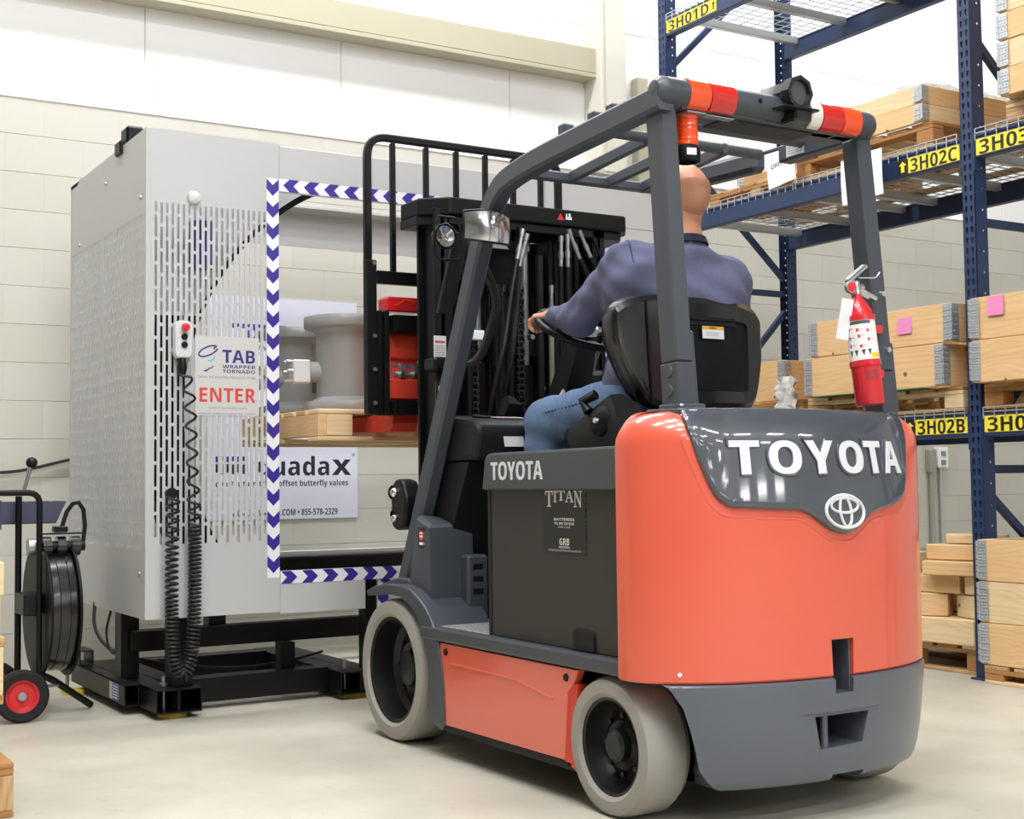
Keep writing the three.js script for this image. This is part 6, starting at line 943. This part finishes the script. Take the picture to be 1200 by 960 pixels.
  // short hair ring round the back and sides
  const hairF = (x, y, z) => { const c = hp(0, 0.026, -0.016), d = ell([c[0], c[1] - 0.008, c[2]], [0.0838, 0.1075, 0.1072], HY)(x, y, z); const u = y - J.head[1]; const f = (x - J.head[0]) * fw[0] + (z - J.head[2]) * fw[2]; return Math.max(d, u - 0.055 + Math.max(0, f) * 0.6 + 0.002 * Math.sin(x * 90), -u - 0.085, f - 0.045 + Math.max(0, -u) * 1.2); };
  part(t, 'hair', mesh(hairF, [2.82, 1.84, 3.62], [3.08, 2.07, 3.92], 0.005), M.hair, 'short sandy hair round a bald crown');
  // sweater with folds
  const fold = (x, y, z) => 0.0045 * Math.sin(x * 34 + y * 52 + 2 * Math.sin(z * 17)) * Math.sin(y * 23 + z * 31) + 0.003 * Math.sin((y * 0.7 - z) * 95) * Math.exp(-((z - 3.47) ** 2) * 90) ;
  const torso = smin(0.07, cap([2.78, 1.62, 3.755], [3.03, 1.595, 3.81], 0.132, 0.132), ell([2.90, 1.47, 3.765], [0.215, 0.20, 0.145], -0.2), ell([2.85, 1.30, 3.75], [0.20, 0.14, 0.15], -0.1), cap([2.79, 1.70, 3.745], [3.06, 1.668, 3.80], 0.082, 0.082), cap([2.945, 1.75, 3.785], [2.945, 1.78, 3.785], 0.085, 0.07));
  const armL = smin(0.04, cap(J.shL, J.elL, 0.076, 0.058), cap(J.elL, J.wrL, 0.058, 0.040)), armR = smin(0.04, cap(J.shR, J.elR, 0.076, 0.058), cap(J.elR, J.wrR, 0.058, 0.040));
  const shirt0 = smin(0.045, torso, armL, armR), shirtF = (x, y, z) => { let d = shirt0(x, y, z) + fold(x, y, z); d = Math.max(d, -(cap([2.943, 1.83, 3.78], [2.945, 1.78, 3.785], 0.07, 0.068)(x, y, z))); return Math.max(d, 1.205 - y, cap(J.wrL, [2.733, 1.582, 3.20], 0.0, 0.0)(x, y, z) < 0.035 ? 0.002 : -1); };
  part(t, 'sweater', mesh(shirtF, [2.42, 1.19, 3.2], [3.42, 1.90, 4.02], 0.009), M.shirt, 'dark blue long-sleeved sweater');
  { // seam where the left sleeve is set in: the sweater surface followed round the shoulder
    const c = [2.765, 1.675, 3.70], n = V(-0.82, -0.05, -0.42).normalize(), u = new THREE.Vector3().crossVectors(n, V(0, 1, 0)).normalize(), v = new THREE.Vector3().crossVectors(u, n), run = [];
    for (let i = 0; i <= 40; i++) { const a = i / 40 * 6.2832, d = u.clone().multiplyScalar(Math.cos(a)).addScaledVector(v, Math.sin(a)); let r = 0.03; while (r < 0.17 && shirtF(c[0] + d.x * r, c[1] + d.y * r, c[2] + d.z * r) < 0) r += 0.002; if (r < 0.16) run.push(V(c[0] + d.x * r, c[1] + d.y * r, c[2] + d.z * r)); }
    part(t, 'sleeve_seam', tube(run, 0.0028, 5), M.stitch);
  }
  part(t, 'collar', lathe([[0.070, -0.014], [0.087, -0.014], [0.080, 0.012], [0.073, 0.016], [0.064, 0.01]], [2.945, 1.788, 3.787], [0.02, 1, -0.12], 32), M.collar, 'dark ribbed collar');
  // jeans
  const fold2 = (x, y, z) => 0.004 * Math.sin(z * 60 + x * 20) * Math.exp(-Math.abs(z - 3.42) * 6) + 0.003 * Math.sin(y * 70 + z * 20) * Math.exp(-((y - 1.08) ** 2) * 60);
  const jeansF = (x, y, z) => smin(0.04, cap(J.hL, J.knL, 0.098, 0.079), cap(J.knL, [2.648, 0.84, 3.26], 0.076, 0.064), cap([2.648, 0.84, 3.26], J.anL, 0.064, 0.062), cap(J.hR, J.knR, 0.098, 0.079), cap(J.knR, J.anR, 0.076, 0.062), ell([2.835, 1.235, 3.755], [0.20, 0.10, 0.14]))(x, y, z) + fold2(x, y, z);
  part(t, 'jeans', mesh(jeansF, [2.45, 0.68, 3.08], [3.15, 1.38, 3.94], 0.010), M.denim, 'faded blue jeans');
  const sm = []; for (let i = 0; i < 22; i++) { const f = i / 22, p = [J.hL, J.knL].reduce((a, b) => a.map((c, k) => c + (b[k] - c) * f)); sm.push(cbox(p[0] - 0.101 + 0.02 * f - 0.001, p[0] - 0.095 + 0.02 * f, p[1] + 0.012, p[1] + 0.018, p[2] - 0.006, p[2] + 0.002, 0.001)); }
  part(t, 'side_seam', sm, M.stitch);
  for (const a of [J.anL, J.anR]) part(t, 'shoe', mesh(smin(0.03, cap([a[0], a[1] - 0.05, a[2] + 0.02], [a[0] - 0.02, a[1] - 0.10, a[2] - 0.15], 0.05, 0.04), cap([a[0], a[1] - 0.02, a[2]], [a[0], a[1] - 0.09, a[2] + 0.02], 0.055, 0.05)), [a[0] - 0.12, a[1] - 0.2, a[2] - 0.25], [a[0] + 0.12, a[1] + 0.08, a[2] + 0.12], 0.01), M.shoe);
}
renderer.render(scene, camera);
